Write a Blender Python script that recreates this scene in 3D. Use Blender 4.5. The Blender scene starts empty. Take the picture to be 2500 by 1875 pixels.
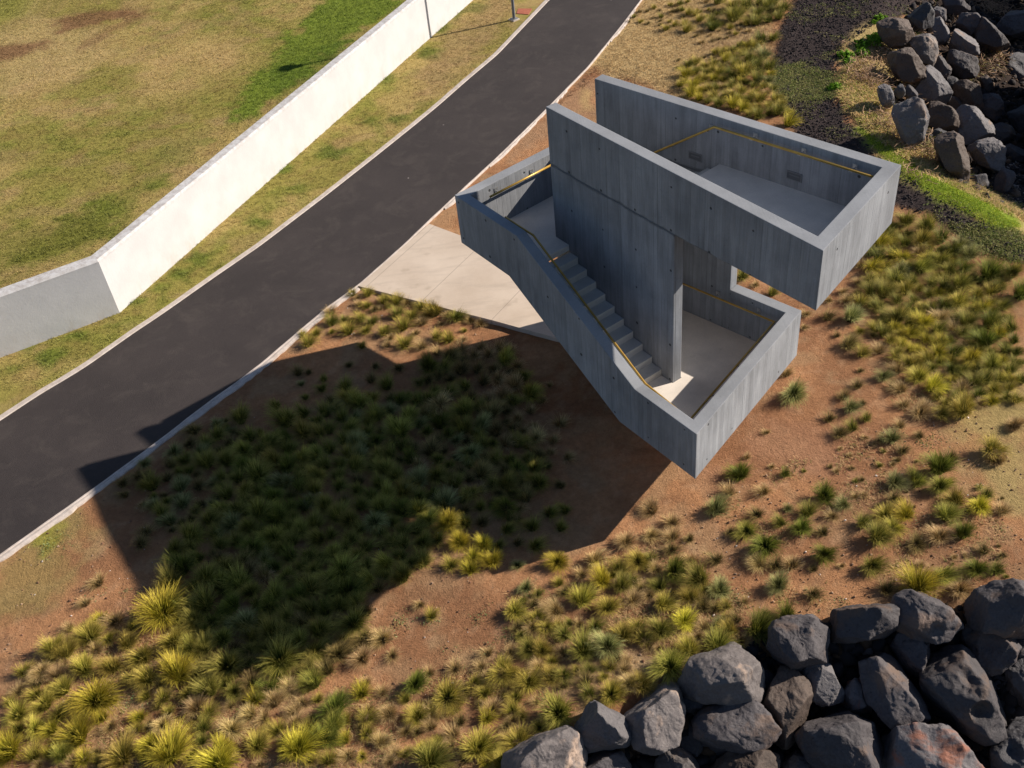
import bpy, bmesh, math, random
import numpy as np
from mathutils import Vector, Matrix, noise as mnoise
random.seed(7); RNG = np.random.default_rng(11)
SC = bpy.context.scene
COL = SC.collection
RAD = math.radians

# ------------------------------------------------------------------ camera
FPX, PITCH, ROLL, CAMZ = 2619.672, RAD(41.2453), RAD(-6.8655), 16.016
_fw = np.array([0, math.cos(PITCH), -math.sin(PITCH)])
_rt = np.array([1.0, 0, 0]); _up = np.cross(_rt, _fw)
_c, _s = math.cos(ROLL), math.sin(ROLL)
RT, UP, FW = _c*_rt + _s*_up, -_s*_rt + _c*_up, _fw
CAM = np.array([0, 0, CAMZ])
cd = bpy.data.cameras.new('camera'); cam = bpy.data.objects.new('camera', cd); COL.objects.link(cam)
cd.sensor_width = 36.0; cd.lens = FPX/2500*36.0; cd.clip_start = 0.5; cd.clip_end = 3000
M = Matrix(((RT[0], UP[0], -FW[0], 0), (RT[1], UP[1], -FW[1], 0), (RT[2], UP[2], -FW[2], CAMZ), (0, 0, 0, 1)))
cam.matrix_world = M
SC.camera = cam
SC.render.resolution_x, SC.render.resolution_y = 1024, 768

def ray(q):
    return (q[0]-1250)/FPX*RT - (q[1]-937.5)/FPX*UP + FW
def flat(q, z=0.0):
    d = ray(q); s = (z-CAMZ)/d[2]
    return (CAM + s*d)[:2]
def project(P):
    d = np.asarray(P, float) - CAM; z = d@FW
    return 1250+FPX*(d@RT)/z, 937.5-FPX*(d@UP)/z
K = 1.1302
def crop(ox, oy, s):                       # survey points read off one enlargement of the photograph
    return lambda x, y: (ox+x/s, oy+y/s)
cD = crop(0, 0, 1/K)
c6 = crop(0, 0, 1.765); cBL = crop(0, 935, 1.765); cBR = crop(1250, 935, 1.765); cTR = crop(1250, 0, 1.765)
cR = crop(1850, 0, 3.386); cM = crop(700, 800, 2.766); cS = crop(500, 500, 2.766)
cRM = crop(1900, 450, 3.016); cT1 = crop(1500, 0, 4.148)

# ------------------------------------------------------------------ tags and small helpers
def tag(o, label=None, cat=None, group=None, kind=None):
    if label: o['label'] = label
    if cat: o['category'] = cat
    if group: o['group'] = group
    if kind: o['kind'] = kind
    return o
def empty(name, loc=(0, 0, 0)):
    o = bpy.data.objects.new(name, None); o.location = loc; o.empty_display_size = .3
    COL.objects.link(o); return o
def obj(name, me, mat=None, parent=None, keep=True):
    o = bpy.data.objects.new(name, me); COL.objects.link(o)
    if mat is not None and not me.materials: me.materials.append(mat)
    if parent is not None:
        o.parent = parent
        if keep: o.matrix_parent_inverse = Matrix.Translation(parent.location).inverted()
    return o
def npmesh(name, V, F, smooth=True, attrs=None, mats=None, matidx=None, cols=None):
    V = np.asarray(V, np.float32); F = np.asarray(F, np.int32)
    me = bpy.data.meshes.new(name); n = F.shape[1]
    me.vertices.add(len(V)); me.vertices.foreach_set('co', V.ravel())
    me.loops.add(F.size); me.loops.foreach_set('vertex_index', F.ravel())
    me.polygons.add(len(F)); me.polygons.foreach_set('loop_start', np.arange(0, F.size, n, dtype=np.int32))
    me.polygons.foreach_set('loop_total', np.full(len(F), n, np.int32))
    if matidx is not None: me.polygons.foreach_set('material_index', np.asarray(matidx, np.int32))
    me.polygons.foreach_set('use_smooth', np.full(len(F), smooth, bool))
    for k, v in (attrs or {}).items():
        a = me.attributes.new(k, 'FLOAT', 'POINT'); a.data.foreach_set('value', np.asarray(v, np.float32))
    for k, v in (cols or {}).items():
        a = me.attributes.new(k, 'FLOAT_COLOR', 'POINT')
        a.data.foreach_set('color', np.concatenate([v, np.ones((len(v), 1))], 1).astype(np.float32).ravel())
    for m in (mats or []): me.materials.append(m)
    me.update(calc_edges=True); me.validate()
    return me
def unit(v): v = np.asarray(v, float); return v/np.linalg.norm(v)
def left(d): return np.array([-d[1], d[0]])
def isect(p, d, q, e):
    t = np.linalg.solve(np.array([d, -np.asarray(e)]).T, np.asarray(q)-p); return p+t[0]*d
# value noise on arrays
_lat = RNG.random((256, 256))
def vnoise(x, y):
    x = np.asarray(x, float); y = np.asarray(y, float)
    xi = np.floor(x).astype(int); yi = np.floor(y).astype(int); fx = x-xi; fy = y-yi
    fx = fx*fx*(3-2*fx); fy = fy*fy*(3-2*fy); a = xi & 255; b = yi & 255; a1 = (a+1) & 255; b1 = (b+1) & 255
    return (_lat[a, b]*(1-fx)+_lat[a1, b]*fx)*(1-fy)+(_lat[a, b1]*(1-fx)+_lat[a1, b1]*fx)*fy
def fbm(x, y, o=4, g=.5):
    r = 0; a = 1; t = 0
    for i in range(o):
        r = r+a*vnoise(x*2**i+17.3*i, y*2**i+9.1*i); t += a; a *= g
    return r/t
def sstep(a, b, x):
    t = np.clip((x-a)/(b-a), 0, 1); return t*t*(3-2*t)

# ------------------------------------------------------------------ node helpers
class NT:
    def __init__(s, name, rough=.85, spec=.3):
        s.m = bpy.data.materials.new(name); s.m.use_nodes = True; s.t = s.m.node_tree; s.t.nodes.clear()
        s.out = s.n('ShaderNodeOutputMaterial'); s.b = s.n('ShaderNodeBsdfPrincipled')
        s.b.inputs['Roughness'].default_value = rough; s.b.inputs['Specular IOR Level'].default_value = spec
        s.l(s.b.outputs[0], s.out.inputs[0])
    def n(s, t, **k):
        x = s.t.nodes.new(t)
        for a, v in k.items(): setattr(x, a, v)
        return x
    def l(s, a, b): s.t.links.new(a, b)
    def setin(s, i, v):
        if hasattr(v, 'is_output') or isinstance(v, bpy.types.NodeSocket): s.l(v, i)
        elif isinstance(v, (tuple, list)) and len(v) == 3 and i.type == 'RGBA': i.default_value = (*v, 1)
        else: i.default_value = v
    def math(s, op, a, b=0.0, c=None, clamp=False):
        x = s.n('ShaderNodeMath', operation=op, use_clamp=clamp); s.setin(x.inputs[0], a); s.setin(x.inputs[1], b)
        if c is not None: s.setin(x.inputs[2], c)
        return x.outputs[0]
    def mix(s, f, a, b, mode='MIX'):
        x = s.n('ShaderNodeMix', data_type='RGBA', blend_type=mode); s.setin(x.inputs[0], f); s.setin(x.inputs[6], a); s.setin(x.inputs[7], b)
        return x.outputs[2]
    def noise(s, sc, det=4, rough=.5, vec=None, dim='3D', dist=0):
        x = s.n('ShaderNodeTexNoise', noise_dimensions=dim); x.inputs['Scale'].default_value = sc
        x.inputs['Detail'].default_value = det; x.inputs['Roughness'].default_value = rough; x.inputs['Distortion'].default_value = dist
        if vec is not None: s.l(vec, x.inputs['Vector'])
        return x.outputs['Fac']
    def vor(s, sc, vec=None, feat='F1', out='Distance'):
        x = s.n('ShaderNodeTexVoronoi', feature=feat); x.inputs['Scale'].default_value = sc
        if vec is not None: s.l(vec, x.inputs['Vector'])
        return x.outputs[out]
    def ramp(s, f, *st):
        x = s.n('ShaderNodeValToRGB'); s.setin(x.inputs[0], f); e = x.color_ramp.elements
        while len(e) < len(st): e.new(.5)
        for i, (p, c) in enumerate(st):
            e[i].position = p; e[i].color = (*c, 1) if isinstance(c, tuple) else (c, c, c, 1)
        return x.outputs[0]
    def mr(s, v, a, b, c=0., d=1.):
        x = s.n('ShaderNodeMapRange'); s.setin(x.inputs[0], v)
        for i, q in enumerate((a, b, c, d)): x.inputs[i+1].default_value = q
        return x.outputs[0]
    def coord(s, o='Object'): return s.n('ShaderNodeTexCoord').outputs[o]
    def mapping(s, vec, scale=(1, 1, 1), rot=(0, 0, 0), loc=(0, 0, 0)):
        x = s.n('ShaderNodeMapping'); s.l(vec, x.inputs[0]); x.inputs['Scale'].default_value = scale
        x.inputs['Rotation'].default_value = rot; x.inputs['Location'].default_value = loc; return x.outputs[0]
    def bump(s, h, st=.5, d=.02, nrm=None):
        x = s.n('ShaderNodeBump'); s.setin(x.inputs['Height'], h); x.inputs['Strength'].default_value = st; x.inputs['Distance'].default_value = d
        if nrm is not None: s.l(nrm, x.inputs['Normal'])
        s.l(x.outputs[0], s.b.inputs['Normal']); return x.outputs[0]
    def col(s, c): s.setin(s.b.inputs['Base Color'], c)

MAT = {}
def build_materials():
    # --- board-marked concrete. UV: u along the wall in metres, v = height in metres
    def concrete(name, base, boards=True, seed=0.0):
        t = NT(name, .9, .25)
        uv = t.coord('UV'); ob = t.coord('Object')
        big = t.noise(.9, 5, .6, t.mapping(ob, loc=(seed, seed, 0)))
        fine = t.noise(38, 4, .65, ob)
        c = t.mix(t.mr(big, .3, .7), tuple(x*.80 for x in base), tuple(x*1.16 for x in base))
        c = t.mix(t.mr(fine, .2, .8), c, t.mix(1, c, (1.22, 1.2, 1.18), 'MULTIPLY'))
        # pale lime blotches and dirt
        bl = t.noise(4.5, 5, .7, ob)
        c = t.mix(t.mr(bl, .62, .78, 0, .35), c, tuple(min(1, x*1.5) for x in base))
        c = t.mix(t.mr(bl, .40, .24, 0, .30), c, tuple(x*.55 for x in base))
        h = t.math('MULTIPLY', fine, .25)
        if boards:
            sx = t.n('ShaderNodeSeparateXYZ'); t.l(uv, sx.inputs[0]); u, v = sx.outputs[0], sx.outputs[1]
            nz = t.n('ShaderNodeSeparateXYZ'); t.l(t.n('ShaderNodeNewGeometry').outputs['True Normal'], nz.inputs[0])
            vert = t.mr(t.math('ABSOLUTE', nz.outputs[2]), .5, .3)
            w1 = t.n('ShaderNodeTexWhiteNoise', noise_dimensions='1D')
            # boards of uneven width: warp u a little before flooring
            uw = t.math('ADD', u, t.math('MULTIPLY', t.math('SINE', t.math('MULTIPLY', u, 9.7)), .035))
            idx = t.math('DIVIDE', uw, .148)
            t.l(t.math('FLOOR', idx), w1.inputs['W'])
            tone = t.mr(w1.outputs['Value'], 0, 1, .90, 1.07)
            grp = t.n('ShaderNodeTexWhiteNoise', noise_dimensions='1D'); t.l(t.math('FLOOR', t.math('DIVIDE', uw, 1.19)), grp.inputs['W'])
            tone = t.math('MULTIPLY', tone, t.mr(grp.outputs['Value'], 0, 1, .90, 1.08))
            # vertical grain streaks
            cmb = t.n('ShaderNodeCombineXYZ'); t.l(t.math('MULTIPLY', u, 26), cmb.inputs[0]); t.l(t.math('MULTIPLY', v, 1.1), cmb.inputs[1])
            st = t.noise(1.0, 5, .62, cmb.outputs[0])
            cm2 = t.n('ShaderNodeCombineXYZ'); t.l(t.math('MULTIPLY', u, 5), cm2.inputs[0]); t.l(t.math('MULTIPLY', v, .7), cm2.inputs[1])
            st2 = t.noise(1.0, 4, .6, cm2.outputs[0])
            tone = t.math('MULTIPLY', tone, t.mr(st, .25, .75, .84, 1.13))
            tone = t.math('MULTIPLY', tone, t.mr(st2, .3, .7, .80, 1.16))
            tone = t.mr(vert, 0, 1, 1, 1) if False else t.math('ADD', t.math('MULTIPLY', t.math('SUBTRACT', tone, 1), vert), 1)
            g = t.n('ShaderNodeCombineXYZ')
            for i in range(3): t.l(tone, g.inputs[i])
            c = t.mix(1, c, g.outputs[0], 'MULTIPLY')
            # joints between boards (most faint, a few deep)
            fr = t.math('ABSOLUTE', t.math('SUBTRACT', t.math('FRACT', idx), .5))
            jt = t.mr(fr, .455, .495)
            w2 = t.n('ShaderNodeTexWhiteNoise', noise_dimensions='1D'); t.l(t.math('ROUND', idx), w2.inputs['W'])
            deep = t.mr(t.math('POWER', w2.outputs['Value'], 3), 0, 1, .12, .95)
            jm = t.math('MULTIPLY', t.math('MULTIPLY', jt, deep), vert)
            c = t.mix(t.math('MULTIPLY', jm, .62), c, tuple(x*.28 for x in base))
            # tie holes 1.0 x 0.95 m with missing ones, and air bubbles
            def cell(val, size, off):
                a = t.math('DIVIDE', t.math('ADD', val, off), size)
                return t.math('MULTIPLY', t.math('SUBTRACT', t.math('FRACT', a), .5), size), t.math('FLOOR', a)
            du, iu = cell(u, .99, .35); dv, iv = cell(v, .92, .30)
            hc = t.n('ShaderNodeCombineXYZ'); t.l(iu, hc.inputs[0]); t.l(iv, hc.inputs[1])
            wn = t.n('ShaderNodeTexWhiteNoise', noise_dimensions='2D'); t.l(hc.outputs[0], wn.inputs['Vector'])
            rr = t.math('SQRT', t.math('ADD', t.math('MULTIPLY', du, du), t.math('MULTIPLY', dv, dv)))
            rad = t.mr(wn.outputs['Value'], 0, 1, .014, .032)
            hole = t.math('MULTIPLY', t.math('MULTIPLY', t.mr(t.math('SUBTRACT', rr, rad), .006, -.006), vert), t.math('GREATER_THAN', wn.outputs['Value'], .22))
            bub = t.vor(9, t.mapping(ob, loc=(3, 1, 2)))
            bubm = t.math('MULTIPLY', t.mr(bub, .085, .05), t.mr(t.noise(1.3, 2, .5, ob), .52, .6))
            c = t.mix(t.math('MAXIMUM', t.math('MULTIPLY', hole, .9), t.math('MULTIPLY', bubm, .55)), c, tuple(x*.16 for x in base))
            jn = t.math('ABSOLUTE', t.math('SUBTRACT', t.math('ADD', v, t.math('MULTIPLY', t.math('SUBTRACT', t.noise(2.2, 5, .7, ob), .5), .16)), 4.69))
            c = t.mix(t.math('MULTIPLY', t.mr(jn, .055, .008, 0, .75), vert), c, tuple(x*.30 for x in base))
            run = t.math('MULTIPLY', t.mr(st2, .55, .72), t.mr(t.noise(.6, 3, .5, t.mapping(ob, loc=(9, 4, 2))), .45, .6, 0, .45))
            c = t.mix(t.math('MULTIPLY', run, vert), c, tuple(x*.48 for x in base))
            h = t.math('ADD', h, t.math('MULTIPLY', st, .7))
            h = t.math('SUBTRACT', h, t.math('MULTIPLY', jm, 2.5))
            h = t.math('SUBTRACT', h, t.math('MULTIPLY', hole, 5))
            h = t.math('ADD', h, t.math('MULTIPLY', t.math('MULTIPLY', w1.outputs['Value'], vert), .8))
            h = t.math('SUBTRACT', h, t.math('MULTIPLY', bubm, 1.5))
        t.col(c); t.bump(h, .6, .006)
        return t.m
    MAT['concrete'] = concrete('board_marked_concrete', (.248, .262, .285))
    MAT['concrete2'] = concrete('board_marked_concrete_low', (.235, .250, .276), True, 4.0)
    MAT['floor'] = concrete('floor_concrete', (.68, .625, .56), False, 2.0)
    MAT['stair'] = concrete('stair_concrete', (.56, .545, .51), False, 6.0)

    # --- pad concrete with saw joints and stains
    t = NT('pad_concrete', .88, .25); ob = t.coord()
    a = t.noise(.8, 6, .6, ob); b = t.noise(30, 4, .7, ob); st = t.noise(1.0, 5, .65, t.mapping(ob, scale=(.7, 3.2, 1), rot=(0, 0, RAD(-38))))
    c = t.mix(t.mr(a, .3, .7), (.52, .415, .32), (.64, .53, .425)); c = t.mix(t.mr(b, .3, .7, 0, .25), c, (.66, .60, .54))
    c = t.mix(t.mr(st, .5, .75, 0, .5), c, (.40, .33, .265))
    c = t.mix(t.mr(t.noise(1.7, 3, .5, t.mapping(ob, loc=(5, 2, 0))), .62, .74, 0, .45), c, (.36, .285, .215))
    t.col(c); t.bump(t.math('ADD', b, t.math('MULTIPLY', a, .5)), .35, .006); MAT['pad'] = t
    # --- kerb
    t = NT('kerb_concrete', .9, .2); ob = t.coord()
    c = t.mix(t.mr(t.noise(6, 5, .7, ob), .3, .7), (.44, .375, .33), (.62, .55, .50))
    c = t.mix(t.mr(t.noise(2.2, 4, .6, ob), .55, .75, 0, .6), c, (.33, .27, .23))
    t.col(c); t.bump(t.noise(25, 5, .7, ob), .6, .01); MAT['kerb'] = t.m
    # --- asphalt
    t = NT('asphalt', .82, .35); ob = t.coord()
    sp = t.vor(75, ob); sp2 = t.vor(160, t.mapping(ob, loc=(1, 2, 3)))
    c = t.mix(t.mr(t.noise(.35, 6, .7, ob), .3, .7), (.031, .0245, .024), (.056, .0445, .042))
    c = t.mix(t.mr(sp, .0, .45, .55, 0), c, (.085, .076, .075)); c = t.mix(t.mr(t.noise(140, 3, .6, ob), .45, .7, 0, .6), c, (.022, .018, .019))
    c = t.mix(t.mr(t.noise(1.3, 6, .72, ob, dist=.5), .50, .75, 0, .55), c, (.085, .070, .062))
    c = t.mix(t.mr(t.vor(1.1, t.mapping(ob, loc=(.3, .7, 0))), .03, .015, 0, .9), c, (.42, .38, .36))
    t.col(c); t.bump(t.math('ADD', sp, t.math('MULTIPLY', sp2, .5)), .7, .006); MAT['asphalt'] = t.m
    # --- whitewashed wall, dirty coping
    t = NT('whitewash', .9, .2); ob = t.coord(); uv = t.coord('UV'); sx = t.n('ShaderNodeSeparateXYZ'); t.l(uv, sx.inputs[0]); v = sx.outputs[1]
    c = t.mix(t.mr(t.noise(1.2, 5, .6, ob), .35, .7), (.55, .545, .55), (.63, .622, .625))
    n2 = t.noise(7, 6, .72, ob)
    c = t.mix(t.math('MULTIPLY', t.mr(v, 1.50, 1.66, 0, .75), t.mr(n2, .42, .62)), c, (.30, .26, .235))
    c = t.mix(t.math('MULTIPLY', t.mr(v, .55, .0), t.mr(t.noise(3.2, 6, .75, t.mapping(ob, scale=(1, 1, .35))), .48, .66, 0, .5)), c, (.50, .44, .38))
    crk = t.mr(t.vor(1.6, ob, 'DISTANCE_TO_EDGE'), .012, .0)
    c = t.mix(t.math('MULTIPLY', crk, t.mr(t.noise(1.1, 3, .5, ob), .5, .62, 0, .25)), c, (.5, .47, .45))
    t.col(c); t.bump(t.math('ADD', t.noise(16, 5, .65, ob), t.math('MULTIPLY', t.noise(2.2, 3, .5, ob), 1.6)), .25, .012); MAT['whitewash'] = t.m
    # --- ground: colour attribute for the patches, noise on top
    t = NT('ground', .97, .08); ob = t.coord(); at = t.n('ShaderNodeAttribute', attribute_name='zone'); at2 = t.n('ShaderNodeAttribute', attribute_name='rough')
    f1 = t.noise(9, 6, .7, ob); f2 = t.noise(55, 5, .75, ob); cl = t.vor(22, ob)
    k = t.math('MULTIPLY', t.mr(f1, .25, .75, .76, 1.22), t.mr(f2, .25, .75, .74, 1.26))
    g = t.n('ShaderNodeCombineXYZ'); [t.l(k, g.inputs[i]) for i in range(3)]
    c = t.mix(1, at.outputs['Color'], g.outputs[0], 'MULTIPLY')
    c = t.mix(t.mr(t.vor(34, t.mapping(ob, loc=(2, 3, 1))), .10, .05, 0, .5), c, (.42, .31, .23))
    t.col(c)
    hh = t.math('ADD', t.math('MULTIPLY', f1, 1.5), t.math('ADD', f2, t.math('MULTIPLY', cl, -.35)))
    bmp = t.n('ShaderNodeBump'); t.l(hh, bmp.inputs['Height']); bmp.inputs['Distance'].default_value = .026; t.l(at2.outputs['Fac'], bmp.inputs['Strength'])
    t.l(bmp.outputs[0], t.b.inputs['Normal']); MAT['ground'] = t.m
    # --- grass blades: colour from the foot to the tip of each blade
    def grass(name, foot, mid, tip, tr=.20):
        t = NT(name, .65, .2); a = t.n('ShaderNodeAttribute', attribute_name='along').outputs['Fac']; r = t.n('ShaderNodeAttribute', attribute_name='rnd').outputs['Fac']
        oi = t.n('ShaderNodeObjectInfo').outputs['Random']
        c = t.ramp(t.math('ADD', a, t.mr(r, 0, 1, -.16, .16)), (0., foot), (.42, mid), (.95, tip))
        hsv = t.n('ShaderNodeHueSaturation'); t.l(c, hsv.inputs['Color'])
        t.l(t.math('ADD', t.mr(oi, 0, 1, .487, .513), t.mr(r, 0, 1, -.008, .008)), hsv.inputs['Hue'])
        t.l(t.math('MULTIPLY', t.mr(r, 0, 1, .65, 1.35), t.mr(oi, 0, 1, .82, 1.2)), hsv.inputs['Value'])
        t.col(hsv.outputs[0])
        tl = t.n('ShaderNodeBsdfTranslucent'); t.l(hsv.outputs[0], tl.inputs[0]); ms = t.n('ShaderNodeMixShader'); ms.inputs[0].default_value = tr
        t.l(t.b.outputs[0], ms.inputs[1]); t.l(tl.outputs[0], ms.inputs[2]); t.l(ms.outputs[0], t.out.inputs[0]); return t.m
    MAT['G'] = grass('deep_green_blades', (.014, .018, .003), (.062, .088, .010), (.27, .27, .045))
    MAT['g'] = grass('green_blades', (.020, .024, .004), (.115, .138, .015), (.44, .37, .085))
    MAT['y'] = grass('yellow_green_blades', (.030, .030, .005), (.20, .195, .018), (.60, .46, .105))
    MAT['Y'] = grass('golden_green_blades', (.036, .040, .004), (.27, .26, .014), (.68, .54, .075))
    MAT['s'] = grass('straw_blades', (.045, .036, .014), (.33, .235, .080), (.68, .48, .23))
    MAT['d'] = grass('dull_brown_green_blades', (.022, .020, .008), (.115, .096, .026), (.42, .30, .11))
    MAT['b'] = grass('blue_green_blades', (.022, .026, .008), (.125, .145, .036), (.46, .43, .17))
    # cover plants use a vertex colour
    t = NT('small_plants', .7, .2); at = t.n('ShaderNodeAttribute', attribute_name='tint'); t.col(at.outputs['Color'])
    tl = t.n('ShaderNodeBsdfTranslucent'); t.l(at.outputs['Color'], tl.inputs[0]); ms = t.n('ShaderNodeMixShader'); ms.inputs[0].default_value = .25
    t.l(t.b.outputs[0], ms.inputs[1]); t.l(tl.outputs[0], ms.inputs[2]); t.l(ms.outputs[0], t.out.inputs[0]); MAT['tint'] = t.m
    t = NT('loose_stone', .9, .25); at = t.n('ShaderNodeAttribute', attribute_name='tint'); t.col(at.outputs['Color']); t.bump(t.noise(30, 5, .7, t.coord()), .6, .01); MAT['stonetint'] = t.m
    # --- lava boulders
    def lava(name, a, b, patch, pk, pits=.5):
        t = NT(name, .72, .35); ob = t.coord(); oi = t.n('ShaderNodeObjectInfo').outputs['Random']
        w = t.n('ShaderNodeVectorMath', operation='ADD'); t.l(ob, w.inputs[0]); cx = t.n('ShaderNodeCombineXYZ')
        for i in range(3): t.l(t.math('MULTIPLY', oi, 37.0+i*11), cx.inputs[i])
        t.l(cx.outputs[0], w.inputs[1]); v = w.outputs[0]
        n1 = t.noise(1.8, 7, .62, v); n2 = t.noise(24, 6, .72, v); n3 = t.noise(5.5, 6, .7, v, dist=.6)
        c = t.mix(t.mr(n1, .32, .68), a, b); c = t.mix(t.mr(n2, .3, .75, 0, .55), c, tuple(x*1.75 for x in b))
        c = t.mix(t.mr(n3, .60, .74, 0, .55), c, tuple(x*.45 for x in a))
        pt = t.vor(11, v); pm = t.math('MULTIPLY', t.mr(pt, .16, .07), t.mr(t.noise(1.6, 3, .5, v), .45, .6, 0, pits))
        c = t.mix(pm, c, tuple(x*.3 for x in a))
        if pk > 0: c = t.mix(t.mr(t.noise(1.35, 6, .62, v, dist=.4), .66-.22*pk, .74-.18*pk, 0, .9), c, patch)
        hs = t.n('ShaderNodeHueSaturation'); t.l(c, hs.inputs['Color']); t.l(t.mr(oi, 0, 1, .82, 1.22), hs.inputs['Value'])
        t.col(hs.outputs[0])
        h = t.math('ADD', t.math('MULTIPLY', n3, 2.0), t.math('ADD', n2, t.math('MULTIPLY', pm, -3)))
        t.bump(h, .65, .022); return t.m
    MAT['rk_grey'] = lava('blue_grey_lava', (.030, .027, .030), (.072, .064, .067), (.125, .085, .066), .60)
    MAT['rk_light'] = lava('light_grey_lava', (.066, .062, .066), (.132, .122, .124), (.22, .155, .12), .3)
    MAT['rk_brown'] = lava('brown_scoria', (.036, .027, .023), (.085, .062, .050), (.13, .07, .045), .3, .9)
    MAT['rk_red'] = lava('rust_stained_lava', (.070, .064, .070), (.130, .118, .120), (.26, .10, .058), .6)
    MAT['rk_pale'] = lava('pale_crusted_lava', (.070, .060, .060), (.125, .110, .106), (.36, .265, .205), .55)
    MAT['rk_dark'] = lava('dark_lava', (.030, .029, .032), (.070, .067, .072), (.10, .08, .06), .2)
    # --- metals
    t = NT('gold_rail', .38, .5); t.col(t.mix(t.mr(t.noise(8, 3, .5, t.coord()), .3, .7), (.44, .26, .05), (.56, .35, .075))); t.b.inputs['Metallic'].default_value = .35; MAT['gold'] = t.m
    t = NT('galvanised_steel', .45, .5); t.col((.42, .43, .44)); t.b.inputs['Metallic'].default_value = .7; MAT['steel'] = t.m
    t = NT('post_paint', .5, .4); t.col(t.mix(t.mr(t.noise(6, 4, .6, t.coord()), .3, .7), (.13, .135, .15), (.20, .20, .215))); MAT['post'] = t.m
    t = NT('recess_black', .8, .2); t.col((.115, .12, .13)); MAT['black'] = t.m
    t = NT('lamp_frame', .6, .3); t.col((.175, .182, .196)); MAT['lampframe'] = t.m
    t = NT('red_cover', .85, .2); t.col(t.mix(t.mr(t.noise(9, 5, .7, t.coord()), .3, .7), (.33, .10, .06), (.45, .16, .10))); MAT['redcover'] = t.m
    t = NT('glass_white', .3, .5); t.col((.7, .7, .68)); MAT['opal'] = t.m
build_materials()
# ------------------------------------------------------------------ terrain
def seg_sd(P, line):
    """signed distance to an open polyline; positive on its right-hand side"""
    P = np.atleast_2d(P); best = np.full(len(P), 1e9); sd = np.zeros(len(P))
    L = np.asarray(line, float)
    for a, b in zip(L[:-1], L[1:]):
        d = b-a; ll = d@d; t = np.clip(((P-a)@d)/ll, 0, 1); q = a+t[:, None]*d; v = P-q
        r = np.hypot(v[:, 0], v[:, 1]); s = -np.sign(d[0]*(P[:, 1]-a[1])-d[1]*(P[:, 0]-a[0])); s[s == 0] = 1
        m = r < best-1e-9; best[m] = r[m]; sd[m] = r[m]*s[m]
    return sd
def poly_sd(P, poly):
    """signed distance to a closed polygon; positive inside"""
    P = np.atleast_2d(P); poly = np.asarray(poly, float); best = np.full(len(P), 1e9); ins = np.zeros(len(P), bool); n = len(poly)
    for i in range(n):
        a, b = poly[i], poly[(i+1) % n]; d = b-a; ll = d@d+1e-12
        t = np.clip(((P-a)@d)/ll, 0, 1); v = P-(a+t[:, None]*d); best = np.minimum(best, np.hypot(v[:, 0], v[:, 1]))
        c = ((a[1] > P[:, 1]) != (b[1] > P[:, 1])); xx = a[0]+(P[:, 1]-a[1])/((b[1]-a[1]) if b[1] != a[1] else 1e-9)*d[0]
        ins ^= c & (P[:, 0] < xx)
    return np.where(ins, best, -best)
F0 = lambda pts: [flat(cD(*p)) for p in pts]
# top of the bank above the near boulders, and of the one above the cove (walked so that the drop is on the right)
crest_near = F0([(760, 1800), (1050, 1655), (1250, 1530), (1480, 1420), (1640, 1345), (1790, 1318), (1960, 1280), (2110, 1262), (2300, 1225)])
crest_cove = F0([(1890, -140), (1905, -30), (1900, 60), (1862, 120), (1885, 200), (1925, 300), (1990, 372), (2100, 432), (2212, 500), (2330, 590)][::-1])
path_l = [(0, 1028), (90, 968), (202.5, 901), (325, 814.5), (398, 766), (524, 677), (636, 600), (799, 475.5), (907, 390.5), (1008.5, 309), (1070, 258.5), (1142, 195), (1214.6, 133.8), (1341.6, 0)]
path_r = [(0, 1355), (68.7, 1306), (202.5, 1212), (336, 1114.5), (387, 1076.6), (506, 984), (575, 935.6), (641, 885), (700, 834), (800, 749.5), (874, 697), (988, 595.8), (1042, 543), (1108.5, 481), (1217, 381), (1331, 269), (1434, 164.5), (1520.6, 58), (1564, 0)]
def extend(pts, n0, n1):
    pts = [np.array(p, float) for p in pts]
    return [pts[0]+unit(pts[0]-pts[2])*n0] + pts + [pts[-1]+unit(pts[-1]-pts[-3])*n1]
PL = extend([flat(p) for p in path_l], 25, 60); PR = extend([flat(p) for p in path_r], 25, 60)
WALLB = [flat(cD(258, 674)), flat(cD(1018, 2))]
WL = flat(cD(0, 771))
_lat2 = RNG.random((64,))
def height(P):
    P = np.atleast_2d(P)
    sr = seg_sd(P, PR)                                     # positive to the right of the path
    h = -.03 - .06*sstep(.1, 1.4, sr)
    h = h + sstep(.3, 2., sr)*(.10*(fbm(P[:, 0]*.33+5, P[:, 1]*.33, 3)-.5) + .05*(fbm(P[:, 0]*1.3, P[:, 1]*1.3, 3)-.5))
    s1 = seg_sd(P, crest_near); h = h - 2.4*sstep(-.3, 7.5, s1) - .70*sstep(.1, 1.3, s1)
    s2 = seg_sd(P, crest_cove); far = sstep(26, 23, P[:, 1])*0+1
    h = h - np.where(s2 > 0, np.minimum(s2*.42, 5.0)+.35*sstep(1.2, 2.2, s2), 0) + .12*np.exp(-((s2+.6)/.9)**2)
    rough = sstep(.0, 1.5, np.maximum(s1, s2)); h = h + rough*.28*(fbm(P[:, 0]*1.1+3, P[:, 1]*1.1, 4)-.5)
    return h
def hit(q, lift=0.0):
    """where the line of sight through a photo point meets the ground (lifted by `lift`)"""
    d = ray(q); s0 = (1.2-CAMZ)/d[2]; s1 = (-6.5-CAMZ)/d[2]
    S = np.linspace(s0, s1, 90); P = CAM+S[:, None]*d
    g = P[:, 2]-height(P[:, :2])-lift; k = np.argmax(g < 0)
    if k == 0: return P[-1] if g[-1] > 0 else P[0]
    a, b = S[k-1], S[k]; t = g[k-1]/(g[k-1]-g[k]); return CAM+(a+t*(b-a))*d
HP = lambda pts, cr: [hit(cr(*p))[:2] for p in pts]

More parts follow.
